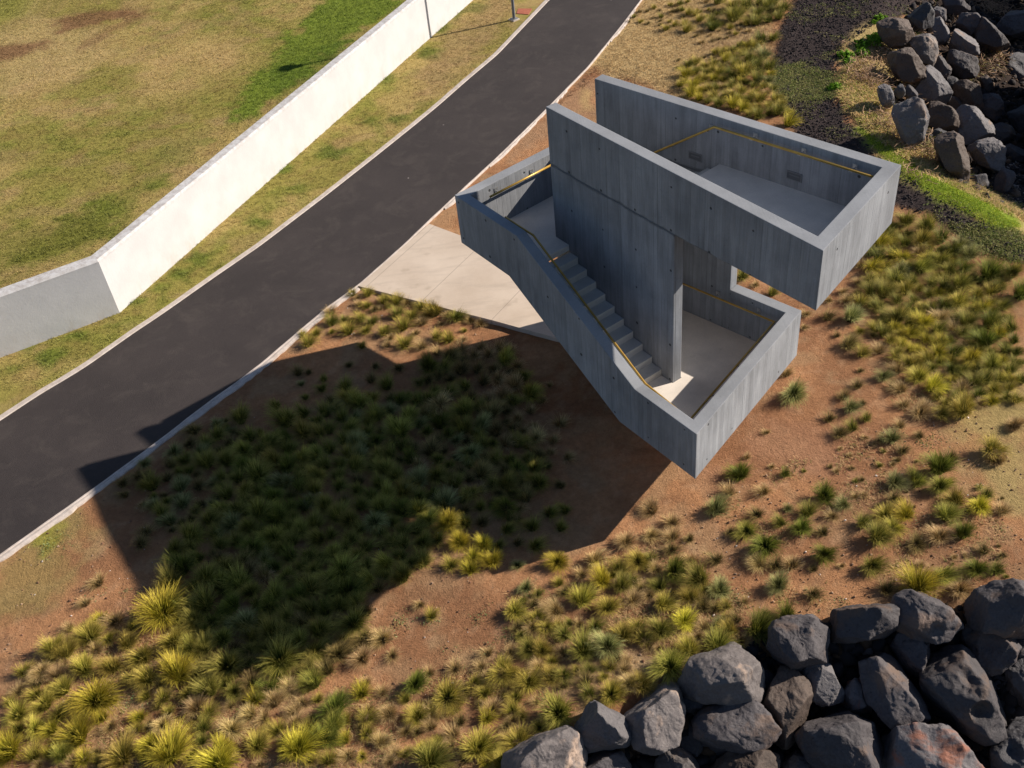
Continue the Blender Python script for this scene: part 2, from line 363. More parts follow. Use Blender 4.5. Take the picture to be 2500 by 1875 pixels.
# colour zones (true colours of the ground)
SOIL = (.415, .212, .104); SOIL2 = (.255, .124, .064); TAN = (.47, .33, .14); OLIVE = (.275, .235, .062); GREEN = (.160, .212, .026)
SCORIA = (.050, .038, .037); STRAW = (.46, .325, .155); LITTER = (.36, .235, .13); LAWNB = (.21, .105, .055); DARK = (.036, .026, .022)
def zones(P):
    n = len(P); x, y = P[:, 0], P[:, 1]
    nA = fbm(x*.45, y*.45, 4); nB = fbm(x*1.6+40, y*1.6, 4); nC = fbm(x*5+9, y*5, 3); nS = fbm(x*.9+y*.5, y*1.4-x*.2, 4)
    col = np.zeros((n, 3)); C = lambda c: np.array(c)[None, :]
    def mixin(col, c, m): return col*(1-m[:, None])+C(c)*m[:, None]
    sr = seg_sd(P, PR); slft = seg_sd(P, PL)
    col[:] = SOIL; col = mixin(col, SOIL2, sstep(.42, .66, nA)*.7); col = mixin(col, LITTER, sstep(.50, .64, nB)*.50); col = mixin(col, SOIL2, sstep(.56, .66, nS)*.5); col = mixin(col, (.46, .30, .18), sstep(.60, .72, nC)*.25)
    # left of the path: mown grass, dry and green in patches
    lf = sstep(.15, -.15, slft)
    lawn = np.zeros((n, 3)); lawn[:] = OLIVE
    lawn = mixin(lawn, TAN, sstep(.44, .64, nA)*.55); lawn = mixin(lawn, LITTER, sstep(.52, .66, nS)*.30)
    lawn = mixin(lawn, GREEN, sstep(.50, .70, nB)*.32); lawn = mixin(lawn, LAWNB, sstep(.60, .70, fbm(x*2.1+3, y*2.1, 4))*.22)
    col = col*(1-lf[:, None])+lawn*lf[:, None]
    jit = (nB-.5)*1.4+(nC-.5)*.7
    def zone(pts, cr, c, w=.35, amt=1.0, j=1.0):
        nonlocal col
        d = poly_sd(P, HP(pts, cr))+jit*j
        col = mixin(col, c, sstep(-w, w, d)*amt)
    # left lawn
    zone([(-60, 180), (150, 60), (420, 120), (500, 230), (330, 330), (60, 420), (-60, 420)], c6, (.46, .33, .155), .9, .7)
    zone([(600, 260), (1000, 120), (1120, 260), (800, 420), (560, 460)], c6, TAN, .9, .55)
    zone([(230, 90), (330, 60), (560, 30), (600, 60), (420, 110), (260, 140)], c6, LAWNB, .35, .8, .6)
    zone([(-60, 210), (60, 190), (220, 175), (180, 215), (40, 260), (-60, 290)], c6, LAWNB, .35, .8, .6)
    zone([(330, 210), (470, 110), (640, 40), (650, 60), (480, 150), (350, 225)], c6, LAWNB, .25, .5, .5)
    zone([(1330, 60), (1420, -60), (1800, -60), (1500, 190), (1200, 430), (1040, 505), (1030, 450), (1110, 310), (1210, 210), (1290, 120)], c6, GREEN, .35, .95, 1.1)
    zone([(1180, 300), (1500, 150), (1560, 170), (1210, 440)], c6, (.085, .14, .015), .3, .5)
    zone([(380, 880), (720, 760), (640, 830), (450, 1030), (200, 1130), (60, 1180), (0, 1120), (240, 1010)], c6, (.135, .165, .022), .5, .85)
    zone([(-60, 1000), (180, 970), (450, 930), (420, 1050), (0, 1210), (-60, 1210)], c6, (.17, .165, .032), .6, .7)
    zone([(660, 640), (900, 560), (820, 700), (640, 780)], c6, (.20, .19, .05), .5, .6)
    # strip between the wall and the path
    for a, b, r in [(1890, 120, 60), (1860, 230, 70), (1700, 515, 50), (1600, 520, 50), (1250, 640, 40), (1120, 960, 45), (1300, 800, 30), (860, 1110, 70), (780, 1180, 60), (700, 1240, 50), (590, 1300, 60), (1950, 60, 60), (2060, 40, 60), (200, 1540, 70), (340, 1440, 40), (1430, 660, 60), (480, 1400, 40), (1380, 870, 30), (1230, 730, 40), (110, 1500, 50), (1650, 330, 50), (50, 1590, 60)]:
        zone([(a-r, b+r*.2), (a-r*.3, b-r*.45), (a+r, b-r*.3), (a+r*.4, b+r*.45)], c6, (.115, .15, .022), .22, .8, .35)
    zone([(2000, 60), (2206, -30), (2206, 120), (1950, 330), (1830, 420), (1800, 330)], c6, (.33, .215, .11), .6, .6)
    # behind the tower: dry grass
    zone([(490, 60), (620, -80), (1200, -80), (1120, 120), (1130, 200), (900, 300), (1020, 420), (700, 420), (560, 360), (360, 300), (270, 330), (150, 470), (230, 330)], cTR, (.48, .345, .165), .45, .95, .6)
    zone([(900, 130), (1120, 120), (1060, 260), (900, 300), (820, 200)], cTR, LITTER, .4, .5)
    zone([(300, 340), (230, 400), (150, 480), (-10, 630), (-20, 700), (150, 600), (380, 480), (360, 340)], cTR, (.335, .20, .115), .3, .8, .6)
    zone([(300, 380), (345, 400), (350, 470), (300, 480)], cTR, TAN, .2, .6, .4)
    # bare earth with moss-like green at the lower left
    zone([(180, 620), (330, 540), (420, 600), (330, 700), (330, 850), (200, 960), (-60, 1030), (-60, 800)], cBL, (.27, .205, .075), .4, .7, .9)
    zone([(150, 660), (230, 620), (270, 690), (200, 740)], cBL, (.26, .26, .04), .15, .7, .5)
    # straw litter among the tussocks at the bottom
    for q in [(520, 850, 190), (700, 1100, 120), (480, 1220, 160), (620, 1240, 110), (640, 720, 120), (300, 1340, 130), (100, 1300, 90), (150, 1390, 90), (900, 930, 90)]:
        zone([(q[0]-q[2], q[1]+10), (q[0]-q[2]*.2, q[1]-q[2]*.45), (q[0]+q[2], q[1]-20), (q[0]+q[2]*.3, q[1]+q[2]*.45)], cBR, (.40, .275, .15), .3, .75, .6)
    for q in [(900, 1600, 150), (480, 1580, 120), (620, 1380, 120), (1560, 1620, 160), (2000, 1200, 160), (1300, 1640, 160), (450, 1440, 90)]:
        zone([(q[0]-q[2], q[1]+10), (q[0]-q[2]*.2, q[1]-q[2]*.45), (q[0]+q[2], q[1]-20), (q[0]+q[2]*.3, q[1]+q[2]*.45)], cBL, (.37, .25, .13), .3, .7, .6)
    # right edge: dry grass
    zone([(1500, 1440), (1700, 1330), (1830, 1300), (1830, 1700), (1500, 1700)], cRM, (.36, .27, .105), .5, .7)
    zone([(1930, 80), (2206, 60), (2206, 560), (2100, 520), (2000, 300), (1900, 200)], cBR, (.37, .28, .115), .5, .85)
    zone([(800, 700), (1250, 880), (1500, 1050), (1300, 1500), (900, 1300)], cRM, (.36, .25, .11), .5, .5)
    # trodden reddish earth
    zone([(1150, 120), (1420, 180), (1500, 420), (1330, 430), (1100, 330), (880, 440), (850, 380)], cBR, (.36, .185, .105), .5, .7)
    # scoria band and the grassy bank beyond it
    sc = [(1180, 60), (1260, -90), (2030, -90), (1720, 60), (1560, 110), (1420, 200), (1400, 300), (1390, 400), (1450, 520), (1560, 660), (1700, 760), (1900, 860), (2080, 980), (2300, 1060), (2300, 1150), (2130, 1130), (1960, 1030), (1800, 930), (1600, 880), (1240, 600), (1130, 420), (1120, 280), (1150, 130)]
    zone(sc, cTR, SCORIA, .16, 1.0, .30)
    zone([(1130, 300), (1240, 270), (1430, 340), (1420, 400), (1300, 430), (1200, 420), (1130, 440)], cTR, (.150, .150, .060), .3, .55, 1.0)
    zone([(1900, 980), (2206, 1020), (2206, 1130), (2080, 1120)], cTR, (.13, .115, .05), .3, .5, 1.0)
    cov = seg_sd(P, crest_cove); far = (x > 4)
    bank = sstep(-1.05, -.5, cov+jit*.25)*far*sstep(-.2, .6, poly_sd(P, HP([(1330, 200), (2206, 200), (2330, 1010), (2206, 1000), (1650, 740), (1400, 420)], cTR))*1.0+.5)
    col = mixin(col, (.40, .30, .13), bank)
    zone([(1430, 420), (1540, 400), (1650, 560), (1640, 620), (1560, 600), (1480, 500)], cTR, (.18, .235, .030), .3, .8, .5)
    zone([(1500, 560), (1600, 600), (1700, 680), (1900, 740), (2060, 860), (2190, 950), (2180, 1000), (2040, 970), (1930, 900), (1830, 860), (1700, 760), (1560, 640)], cTR, (.165, .235, .020), .3, .95, .5)
    zone([(1640, 600), (1760, 700), (1900, 720), (1880, 760), (1740, 740), (1640, 660)], cTR, (.44, .29, .17), .3, .8, .5)
    # ground under the boulders
    s1 = seg_sd(P, crest_near); m = sstep(.1, .9, np.maximum(s1, cov-1.2)); col = mixin(col, DARK, m)
    rough = .55+.45*sstep(0, .5, sr)
    return col*(.90+.2*nC[:, None]), rough
xs = np.concatenate([-np.geomspace(700, 19, 22), np.arange(-18.5, 19.5, .085), np.geomspace(20, 700, 22)])
ys = np.concatenate([-np.geomspace(300, .1, 8), np.arange(6.2, 44.5, .085), np.geomspace(45, 900, 24)])
ys = np.unique(np.concatenate([[-300, -60, 0, 4], np.arange(6.2, 44.5, .085), np.geomspace(45, 900, 24)]))
gx, gy = np.meshgrid(xs, ys); PP = np.stack([gx.ravel(), gy.ravel()], 1)
hz = height(PP); zc, rg = zones(PP)
nx, ny = len(xs), len(ys); ii = np.arange(nx*ny).reshape(ny, nx)
Fq = np.stack([ii[:-1, :-1].ravel(), ii[:-1, 1:].ravel(), ii[1:, 1:].ravel(), ii[1:, :-1].ravel()], 1)
me = npmesh('ground', np.column_stack([PP, hz]), Fq, True, {'rough': rg}, [MAT['ground']], cols={'zone': zc})
tag(obj('ground', me), kind='structure')
def ground_colour(P):
    P = np.atleast_2d(P); i = np.clip(np.searchsorted(xs, P[:, 0]), 0, nx-1); j = np.clip(np.searchsorted(ys, P[:, 1]), 0, ny-1)
    return zc[j*nx+i]
def ground_z(P):
    P = np.atleast_2d(P); i = np.clip(np.searchsorted(xs, P[:, 0])-1, 0, nx-2); j = np.clip(np.searchsorted(ys, P[:, 1])-1, 0, ny-2)
    fx = (P[:, 0]-xs[i])/(xs[i+1]-xs[i]); fy = (P[:, 1]-ys[j])/(ys[j+1]-ys[j])
    return (hz[j*nx+i]*(1-fx)+hz[j*nx+i+1]*fx)*(1-fy)+(hz[(j+1)*nx+i]*(1-fx)+hz[(j+1)*nx+i+1]*fx)*fy

# ------------------------------------------------------------------ path, kerbs, pad
def resample(pts, step):
    pts = [np.asarray(p, float) for p in pts]; 
    d = np.concatenate([[0], np.cumsum([np.linalg.norm(b-a) for a, b in zip(pts[:-1], pts[1:])])])
    n = max(2, int(d[-1]/step)+1); s = np.linspace(0, d[-1], n); A = np.array(pts)
    # centripetal smoothing: linear resample then a light blur
    R = np.stack([np.interp(s, d, A[:, k]) for k in (0, 1)], 1)
    w = max(1, int(.9/step))
    if w > 1:
        ker = np.ones(w)/w; pad = np.concatenate([np.repeat(R[:1], w, 0), R, np.repeat(R[-1:], w, 0)])
        Sm = np.stack([np.convolve(pad[:, k], ker, 'same') for k in (0, 1)], 1)[w:-w]; Sm[0], Sm[-1] = R[0], R[-1]; R = Sm
    return R
def normals(R):
    T = np.gradient(R, axis=0); T /= np.linalg.norm(T, axis=1)[:, None]; return np.stack([-T[:, 1], T[:, 0]], 1)   # left of travel
RL, RR = resample(PL, .25), resample(PR, .25)
bm = bmesh.new()
ncol = 400; A = RL[np.linspace(0, len(RL)-1, ncol).round().astype(int)]; Bp = RR[np.linspace(0, len(RR)-1, ncol).round().astype(int)]
rows = []
for a, b in zip(A, Bp): rows.append([bm.verts.new((*(a*(1-t)+b*t), 0.0+.035*4*t*(1-t)*.5)) for t in np.linspace(0, 1, 9)])
for r0, r1 in zip(rows[:-1], rows[1:]):
    for i in range(8): bm.faces.new((r0[i], r0[i+1], r1[i+1], r1[i]))
bmesh.ops.recalc_face_normals(bm, faces=bm.faces); me = bpy.data.meshes.new('path'); bm.to_mesh(me); bm.free()
for p in me.polygons: p.use_smooth = True
tag(obj('path', me, MAT['asphalt']), kind='structure')
def kerb(R, side, w0, top, name, wfun=None):
    N = normals(R)*side; bm = bmesh.new(); prev = None
    for i, (p, n) in enumerate(zip(R, N)):
        w = w0 if wfun is None else wfun(i, p)
        a = p+n*.0; b = p+n*w; jz = .003*math.sin(i*1.7)
        q = [bm.verts.new((*a, -.12)), bm.verts.new((*a, top-.012+jz)), bm.verts.new((*(a+n*.012), top+jz)), bm.verts.new((*(b-n*.012), top+jz)), bm.verts.new((*b, top-.015+jz)), bm.verts.new((*b, -.16))]
        if prev:
            for k in range(5): bm.faces.new((prev[k], prev[k+1], q[k+1], q[k]))
        prev = q
    bmesh.ops.recalc_face_normals(bm, faces=bm.faces); me = bpy.data.meshes.new(name); bm.to_mesh(me); bm.free()
    return me
tag(obj('kerb', kerb(RL, 1, .165, .022, 'kerb'), MAT['kerb']), kind='structure')
tag(obj('kerb', kerb(RR, -1, .055, .028, 'kerb'), MAT['kerb']), kind='structure')
# rough concrete haunch spilling out behind the right-hand kerb, wide along the planting and patchy further up
Rf = resample(PR, .07); sl = np.concatenate([[0], np.cumsum(np.linalg.norm(np.diff(Rf, axis=0), axis=1))])
Nf = -normals(Rf); bm = bmesh.new(); prev = None
pd = flat((874, 697)); pdu = flat((1047, 547))
ip = np.argmin(np.linalg.norm(Rf-pd, axis=1)); iq = np.argmin(np.linalg.norm(Rf-pdu, axis=1))
for i in range(len(Rf)):
    low = i < ip; w = .105+.07*(vnoise(sl[i]*1.1, .3)-.45)+.05*(vnoise(sl[i]*7, 2.3)-.5) if low else (.30*(vnoise(sl[i]*.75, 7.1)-.60)+.05*(vnoise(sl[i]*6, 1)-.5))
    if ip <= i <= iq: w = 0
    if w < .02: prev = None; continue
    a = Rf[i]+Nf[i]*.056; b = Rf[i]+Nf[i]*(.056+w); z = .012+.01*vnoise(sl[i]*5, 4)
    q = [bm.verts.new((*a, z)), bm.verts.new((*(a*.5+b*.5), z+.004)), bm.verts.new((*b, z-.018)), bm.verts.new((*(b+Nf[i]*.02), -.15))]
    if prev:
        for k in range(3): bm.faces.new((prev[k], prev[k+1], q[k+1], q[k]))
    prev = q
bmesh.ops.recalc_face_normals(bm, faces=bm.faces); me = bpy.data.meshes.new('kerb'); bm.to_mesh(me); bm.free()
tag(obj('kerb', me, MAT['kerb']), kind='structure')

# ------------------------------------------------------------------ tower survey (metres, world)
Dp = np.array([1.32662, 19.62604]); Cp = np.array([5.12012, 13.70218]); Bq = np.array([7.15079, 15.92109]); Ap = np.array([2.43725, 20.58511])
Ep = np.array([3.23974, 13.86747]); Fp = np.array([6.07879, 17.06196]); P0 = np.array([-.74041, 20.06758])
T = .253; TL = .236; ZT, Z2, ZL = 5.993, 2.10, 3.974; FU, FL, FM = 5.0, 1.03, 2.90
dDC = unit(Cp-Dp); n1 = left(dDC)
dAB = unit(Bq-Ap)
for _ in range(8):
    nn = left(dAB); Ao = Ap+nn*T; dAB = unit(Bq-Ao)
nn = left(dAB); Ao = Ap+nn*T
dCB = unit(Bq-Cp); nCB = left(dCB); iC = isect(Cp+n1*T, dDC, Cp+nCB*T, dCB); iB = isect(Bq-nn*T, dAB, Cp+nCB*T, dCB)
dEF = unit(Fp-Ep); nEF = left(dEF); dPE = unit(Ep-P0); nPE = left(dPE); iE = isect(Ep+nPE*TL, dPE, Ep+nEF*T, dEF)
TJ = 3.49; J = Ap+dAB*TJ; Jo = J+nn*T; dJF = unit(Fp-Jo); nJ = left(dJF); iF = isect(Fp+nEF*T, dEF, Fp-nJ*T, dJF)
# landing back parapet: outer line from P0 through a surveyed point, meeting the line of the back wall
dPK = unit(np.array([1.42983, 21.61378])-P0); Kc = isect(P0, dPK, Ao, dAB); nPK = -left(dPK)           # inward = right of travel
iP0 = isect(P0+nPE*TL, dPE, P0+nPK*T, dPK); iK = isect(P0+nPK*T, dPK, Ap, dAB)
W1b = lambda u: Dp+dDC*u+n1*T
W2i = lambda u: Ap+dAB*u
FRi = lambda u: P0+dPE*u+nPE*TL
UV_DIRS = {}
def ribbon(name, st, mat, parent, bevel=.012, zcap=True):
    """a wall run: stations (outer xy, inner xy, z bottom, z top) joined into one solid with chamfered arrises"""
    bm = bmesh.new(); R = []
    for o, i, zb, zt in st: R.append([bm.verts.new((*o, zb)), bm.verts.new((*o, zt)), bm.verts.new((*i, zt)), bm.verts.new((*i, zb))])
    for a, b in zip(R[:-1], R[1:]):
        for k in range(4): bm.faces.new((a[k], a[(k+1) % 4], b[(k+1) % 4], b[k]))
    bm.faces.new(R[0]); bm.faces.new(R[-1][::-1])
    bmesh.ops.recalc_face_normals(bm, faces=bm.faces)
    return finish(bm, name, mat, parent, bevel)
def finish(bm, name, mat, parent, bevel=.012, ang=20):
    if bevel:
        ed = [e for e in bm.edges if len(e.link_faces) == 2 and e.calc_face_angle(0) > RAD(ang)]
        bmesh.ops.bevel(bm, geom=ed, offset=bevel, segments=2, affect='EDGES', profile=.6, clamp_overlap=True)
    bmesh.ops.triangulate(bm, faces=[f for f in bm.faces if len(f.verts) > 4])
    uvl = bm.loops.layers.uv.new('UVMap'); bm.normal_update()
    for f in bm.faces:
        n = np.array(f.normal); d = np.array([-n[1], n[0]]); L = np.hypot(*d)
        d = d/L if L > .3 else np.array([1., 0.])
        # snap the direction so neighbouring faces of one run share it
        off = (n[0]*3.1+n[1]*5.7)*2 if L > .3 else 0
        for l in f.loops:
            c = l.vert.co; l[uvl].uv = (c.x*d[0]+c.y*d[1]+round(off, 1), c.z if L > .3 else c.x*d[1]-c.y*d[0])
    me = bpy.data.meshes.new(name); bm.to_mesh(me); bm.free()
    for p in me.polygons: p.use_smooth = False
    return obj(name, me, mat, parent)
def slab(name, poly, z0, z1, mat, parent, bevel=.006):
    bm = bmesh.new(); lo = [bm.verts.new((*p, z0)) for p in poly]; hi = [bm.verts.new((*p, z1)) for p in poly]
    bm.faces.new(lo[::-1]); bm.faces.new(hi); n = len(poly)
    for i in range(n): bm.faces.new((lo[i], lo[(i+1) % n], hi[(i+1) % n], hi[i]))
    bmesh.ops.recalc_face_normals(bm, faces=bm.faces)
    return finish(bm, name, mat, parent, bevel)
def flight(name, a0, a1, da, db, n, run, z0, rise, parent, soff=.12):
    """n treads going down from the nose a0-a1 (z0 = upper level) along da / db"""
    bm = bmesh.new(); prof = []
    prof.append((0, z0-rise))
    for k in range(n):
        z = z0-rise*(k+1); prof.append((run*(k+1), z))
        if k < n-1: prof.append((run*(k+1), z-rise))
    prof.append((run*n, z-.25)); prof.append((run*n-.28, z-soff)); prof.append((0, z0-rise-soff))
    A = [bm.verts.new((*(a0+da*s), z)) for s, z in prof]; B = [bm.verts.new((*(a1+db*s), z)) for s, z in prof]
    bm.faces.new(A); bm.faces.new(B[::-1]); m = len(prof)
    for i in range(m): bm.faces.new((A[i], A[(i+1) % m], B[(i+1) % m], B[i]))
    bmesh.ops.recalc_face_normals(bm, faces=bm.faces)
    return finish(bm, name, MAT['stair'], parent, .008)
def tube(pts, r, seg=10, close=True):
    bm = bmesh.new(); pts = [np.asarray(p, float) for p in pts]; rings = []
    for i, p in enumerate(pts):
        a = unit(p-pts[i-1]) if i else unit(pts[1]-p); b = unit(pts[i+1]-p) if i < len(pts)-1 else a
        t = unit(a+b); u = unit(np.cross(t, (0, 0, 1)) if abs(t[2]) < .95 else np.cross(t, (1, 0, 0))); v = np.cross(u, t)
        s = 1/max(.5, float(t@a)); rings.append([bm.verts.new(p+r*(math.cos(k/seg*2*math.pi)*u*s+math.sin(k/seg*2*math.pi)*v)) for k in range(seg)])
    for a, b in zip(rings[:-1], rings[1:]):
        for k in range(seg): bm.faces.new((a[k], a[(k+1) % seg], b[(k+1) % seg], b[k]))
    bm.faces.new(rings[0][::-1]); bm.faces.new(rings[-1]); bmesh.ops.recalc_face_normals(bm, faces=bm.faces); return bm
def box_bm(c, ax, ay, az, sx, sy, sz, bm=None):
    bm = bm or bmesh.new(); c = np.asarray(c, float); V = []
    for k in (-1, 1):
        for j in (-1, 1):
            for i in (-1, 1): V.append(bm.verts.new(c+np.asarray(ax)*i*sx/2+np.asarray(ay)*j*sy/2+np.asarray(az)*k*sz/2))
    for f in ((0, 2, 3, 1), (4, 5, 7, 6), (0, 1, 5, 4), (2, 6, 7, 3), (0, 4, 6, 2), (1, 3, 7, 5)): bm.faces.new([V[i] for i in f])
    return bm
def to(bm, name, mat, parent, smooth=False):
    bmesh.ops.recalc_face_normals(bm, faces=bm.faces); me = bpy.data.meshes.new(name); bm.to_mesh(me); bm.free()
    for p in me.polygons: p.use_smooth = smooth
    return obj(name, me, mat, parent)
v3 = lambda p, z=0.: np.array([p[0], p[1], z])

tower = empty('lookout_tower', (*(Dp+dDC*1.5), -.1))
tag(tower, 'angular grey board-marked concrete lookout tower with stair flights and gold handrails beside the dark path', 'lookout tower')
# upper box: one run of parapet round three sides
ub = lambda u: 4.705+.014*max(0, u-3.7)
ribbon('upper_parapet', [(Dp, Dp+n1*T, 4.702, ZT), (Dp+dDC*3.93, W1b(3.93), 4.702, ZT), (Cp, iC, 4.80, ZT), (Bq, iB, 4.80, ZT), (Jo, J, 4.71, ZT), (Ao, Ap, 4.71, ZT)], MAT['concrete'], tower)
e8 = n1*.006
ribbon('central_wall', [(Dp+e8, Dp+n1*(T-.004), -.4, 4.684), (Dp+dDC*3.68+e8, W1b(3.68)-n1*.004, -.4, 4.684)], MAT['concrete2'], tower)
ribbon('back_wall', [(Ao-nn*.004, Ap+nn*.005, -.4, 4.70), (Jo-nn*.004, J+nn*.005, -.4, 4.70)], MAT['concrete2'], tower)
ribbon('pour_joint', [(Dp+n1*.022+dDC*.02, Dp+n1*(T-.022)+dDC*.02, 4.60, 4.76), (Dp+dDC*3.66+n1*.022, W1b(3.66)-n1*.022, 4.60, 4.76)], MAT['concrete2'], tower, 0)  # filler cores added inside the joint gaps to keep sun from leaking through
ribbon('pour_joint', [(Ao-nn*.022+dAB*.02, Ap+nn*.022+dAB*.02, 4.60, 4.76), (Jo-nn*.022-dAB*.02, J+nn*.022-dAB*.02, 4.60, 4.76)], MAT['concrete2'], tower, 0)
# stair parapet: landing, raking flight and lower platform in one run
S = lambda u: P0+dPE*u
Si = lambda u: P0+dPE*u+nPE*TL
zb = lambda u: np.interp(u, [0, 1.766, 5.209, 7.37], [2.745, 2.75, .905, .915])
zt_ = lambda u: np.interp(u, [0, 2.19, 5.69, 7.37], [ZL, ZL, Z2, Z2])
st = [(Ao-dAB*.0, Ap, 2.745, ZL), (Kc, iK, 2.745, ZL), (P0, iP0, 2.745, ZL)]
for u in (1.766, 2.19, 5.209, 5.69): st.append((S(u), Si(u), zb(u), zt_(u)))
st += [(Ep, iE, .915, Z2), (Fp, iF, .90, Z2), (Jo+dJF*.004, J+dJF*.004, .90, Z2)]
ribbon('stair_parapet', st, MAT['concrete'], tower)
# floors
slab('upper_floor', [W1b(2.91)+n1*-.01, iC-n1*.01, iB+nn*.01, W2i(3.10)+nn*.01], 4.74, FU, MAT['floor'], tower)
slab('landing_floor', [iP0, FRi(float((Dp+dDC*.462-n1*1.268-P0)@dPE)), Dp+dDC*.462, Dp+n1*(T+.0)+dDC*-.0, W1b(-.02), W2i(.0), iK], 2.76, FM, MAT['floor'], tower)
slab('lower_floor', [Si(4.83), iE, iF, J, W2i(1.95), W1b(1.95), W1b(3.69), Dp+dDC*3.69, Dp+dDC*3.36], .93, FL, MAT['floor'], tower)
# flights
s0 = .462; a0 = Dp+dDC*s0; b0 = a0 - n1*1.268
flight('middle_stair', a0, b0, dDC, dDC, 10, .29, FM, .17, tower)
nT = 11; flight('upper_stair', W1b(2.91), W2i(3.10), -dDC, -dAB, nT, .281, FU, (FU-FM)/12, tower)
flight('lower_stair', W1b(1.95), W2i(1.95), -dDC, -dAB, 5, .29, FL, .18, tower)
# handrails
RAD_T = .0255; OFF = .155; HR = .86
def offpath(pts, z): return [v3(p, zz) for p, zz in zip(pts, z)]
rail1 = [W2i(.15)-nn*OFF, W2i(3.05)-nn*OFF, isect(Ap-nn*OFF, dAB, iC+nCB*.05, dCB)]
r1z = [FM+HR+.06, FU+HR, FU+HR]
q2 = isect(J-nJ*0, dJF, Ap-nn*OFF, dAB) if False else None
cJ = J+dJF*.15-nJ*OFF; cF = isect(iF-nJ*OFF, dJF, iF+nEF*OFF, dEF); cE = isect(iE+nEF*OFF, dEF, iE+nPE*.105, dPE)
rail2 = [W2i(1.9)-nn*OFF, cJ, cF, cE, FRi(5.62)+nPE*.105, FRi(2.30)+nPE*.105, FRi(1.35)+nPE*.105]
r2z = [FL+HR]*4+[Z2-.10, ZL-.10, ZL-.10]
rail3 = [iP0+dPK*.42+nPK*.14, iK-dPK*.15+nPK*.14]
r3z = [FM+HR+.03]*2
for nm, pts, z, wallsides in (('handrail', rail1, r1z, 1), ('handrail', rail2, r2z, 1), ('handrail', rail3, r3z, 1)):
    P3 = offpath(pts, z); h = to(tube(P3, .022 if pts is rail2 else RAD_T), nm, MAT['gold'], tower, True)
    # brackets
    L = np.concatenate([[0], np.cumsum([np.linalg.norm(b-a) for a, b in zip(P3[:-1], P3[1:])])])
    step = 1.02; k = .28
    while k < L[-1]-.1:
        i = np.searchsorted(L, k)-1; a, b = P3[i], P3[i+1]; d = unit(b-a); p = a+d*(k-L[i]); hd = unit(v3(d[:2])); nr = np.array([-hd[1], hd[0], 0])
        # the wall lies on the side of the rail away from the platform
        if pts is rail3: side = nr
        elif pts is rail1: side = nr
        else: side = nr if i < 2 else -nr*(1 if False else -1)
        if pts is rail2: side = {0: nr, 1: nr, 2: -nr, 3: -nr, 4: -nr, 5: -nr}[i]
        if pts is rail2 and i >= 2:
            # travelling F->E and E->P: walls are on the left of travel
            side = nr
        off = .105 if (pts is rail2 and i >= 3) else (.14 if pts is rail3 else OFF)
        bm = box_bm(p+side*(off/2)-np.array([0, 0, .035]), side, hd, (0, 0, 1), off, .012, .022)
        box_bm(p+side*(off-.006)-np.array([0, 0, .0]), side, hd, (0, 0, 1), .01, .09, .09, bm)
        box_bm(p-np.array([0, 0, .028]), side, hd, (0, 0, 1), .03, .07, .012, bm)
        to(bm, 'bracket', MAT['steel'], h); k += step
# recessed step lights on the inner face of the back wall
for u, z in ((4.74, 5.27), (2.53, 4.985), (.9, 4.0)):
    c = W2i(u)-nn*.002; a3 = v3(dAB); n3 = v3(-nn)
    bm = bmesh.new()
    for dx, dz, w, h in ((0, .075, .32, .02), (0, -.075, .32, .02), (-.15, 0, .02, .13), (.15, 0, .02, .13)):
        box_bm(v3(c, z+dz)+a3*dx+n3*.004, a3, n3, (0, 0, 1), w, .016, h, bm)
    l = to(bm, 'step_light', MAT['lampframe'], tower)
    bm = box_bm(v3(c, z), a3, n3, (0, 0, 1), .28, .010, .128); to(bm, 'recess', MAT['black'], l)
    bm = box_bm(v3(c, z+.012)+n3*.007, a3, n3, (0, 0, 1), .20, .010, .022); to(bm, 'louvre', MAT['lampframe'], l)

# pad: starts at the kerb and runs under the tower
pc = flat((1048, 547), .02); pm = flat((1120, 574), .02); pl = flat((876, 699), .02); pr1 = flat((1200, 782), .02); pr2 = flat((1356, 825), .02)
ptop = pm+unit(pm-pc)*3.2
pfar = pr2+unit(pr2-pr1)*.12
t = MAT['pad']
# joints parallel to the path, cut across the pad
pj = [flat((1050+320/3.386, 450+640/3.386)), flat((1050+0, 450+870/3.386)), flat((1050+760/3.386, 450+900/3.386)), flat((1050+500/3.386, 450+1105/3.386))]
ob = t.coord(); sx = t.n('ShaderNodeSeparateXYZ'); t.l(ob, sx.inputs[0]); msk = None
kd = unit(pl-pc); kk = left(kd)
offs = [float((pj[0]+pj[1])/2@kk), float((pj[2]+pj[3])/2@kk), float((pl+pc)/2@kk)+(.20 if float(((pj[0]+pj[1])/2-pc)@kk) > 0 else -.20)]
proj_ = t.math('ADD', t.math('MULTIPLY', sx.outputs[0], float(kk[0])), t.math('MULTIPLY', sx.outputs[1], float(kk[1])))
for o_ in offs:
    m_ = t.mr(t.math('ABSOLUTE', t.math('SUBTRACT', proj_, o_)), .012, .004); msk = m_ if msk is None else t.math('MAXIMUM', msk, m_)
src = t.b.inputs['Base Color'].links[0].from_socket
t.col(t.mix(t.math('MULTIPLY', msk, .6), src, (.22, .175, .14)))
bm = bmesh.new()
dpm = unit(pm-pc); pX = pm+dpm*3.3
pp = [pc, pm, pX, W2i(1.2), W1b(1.2), Dp+dDC*.6+n1*.1, Dp+dDC*.3, pfar, pr2, pr1, pl]
print('pad', pc, pm, pX, W2i(0), W2i(1.2), [np.round(project((*q, 0)), 0) for q in pp])
slab_o = None
lo = [bm.verts.new((*p, -.28)) for p in pp]; hi = [bm.verts.new((*p, .030)) for p in pp]
bm.faces.new(hi); n_ = len(pp)
for i in range(n_): bm.faces.new((lo[i], lo[(i+1) % n_], hi[(i+1) % n_], hi[i]))
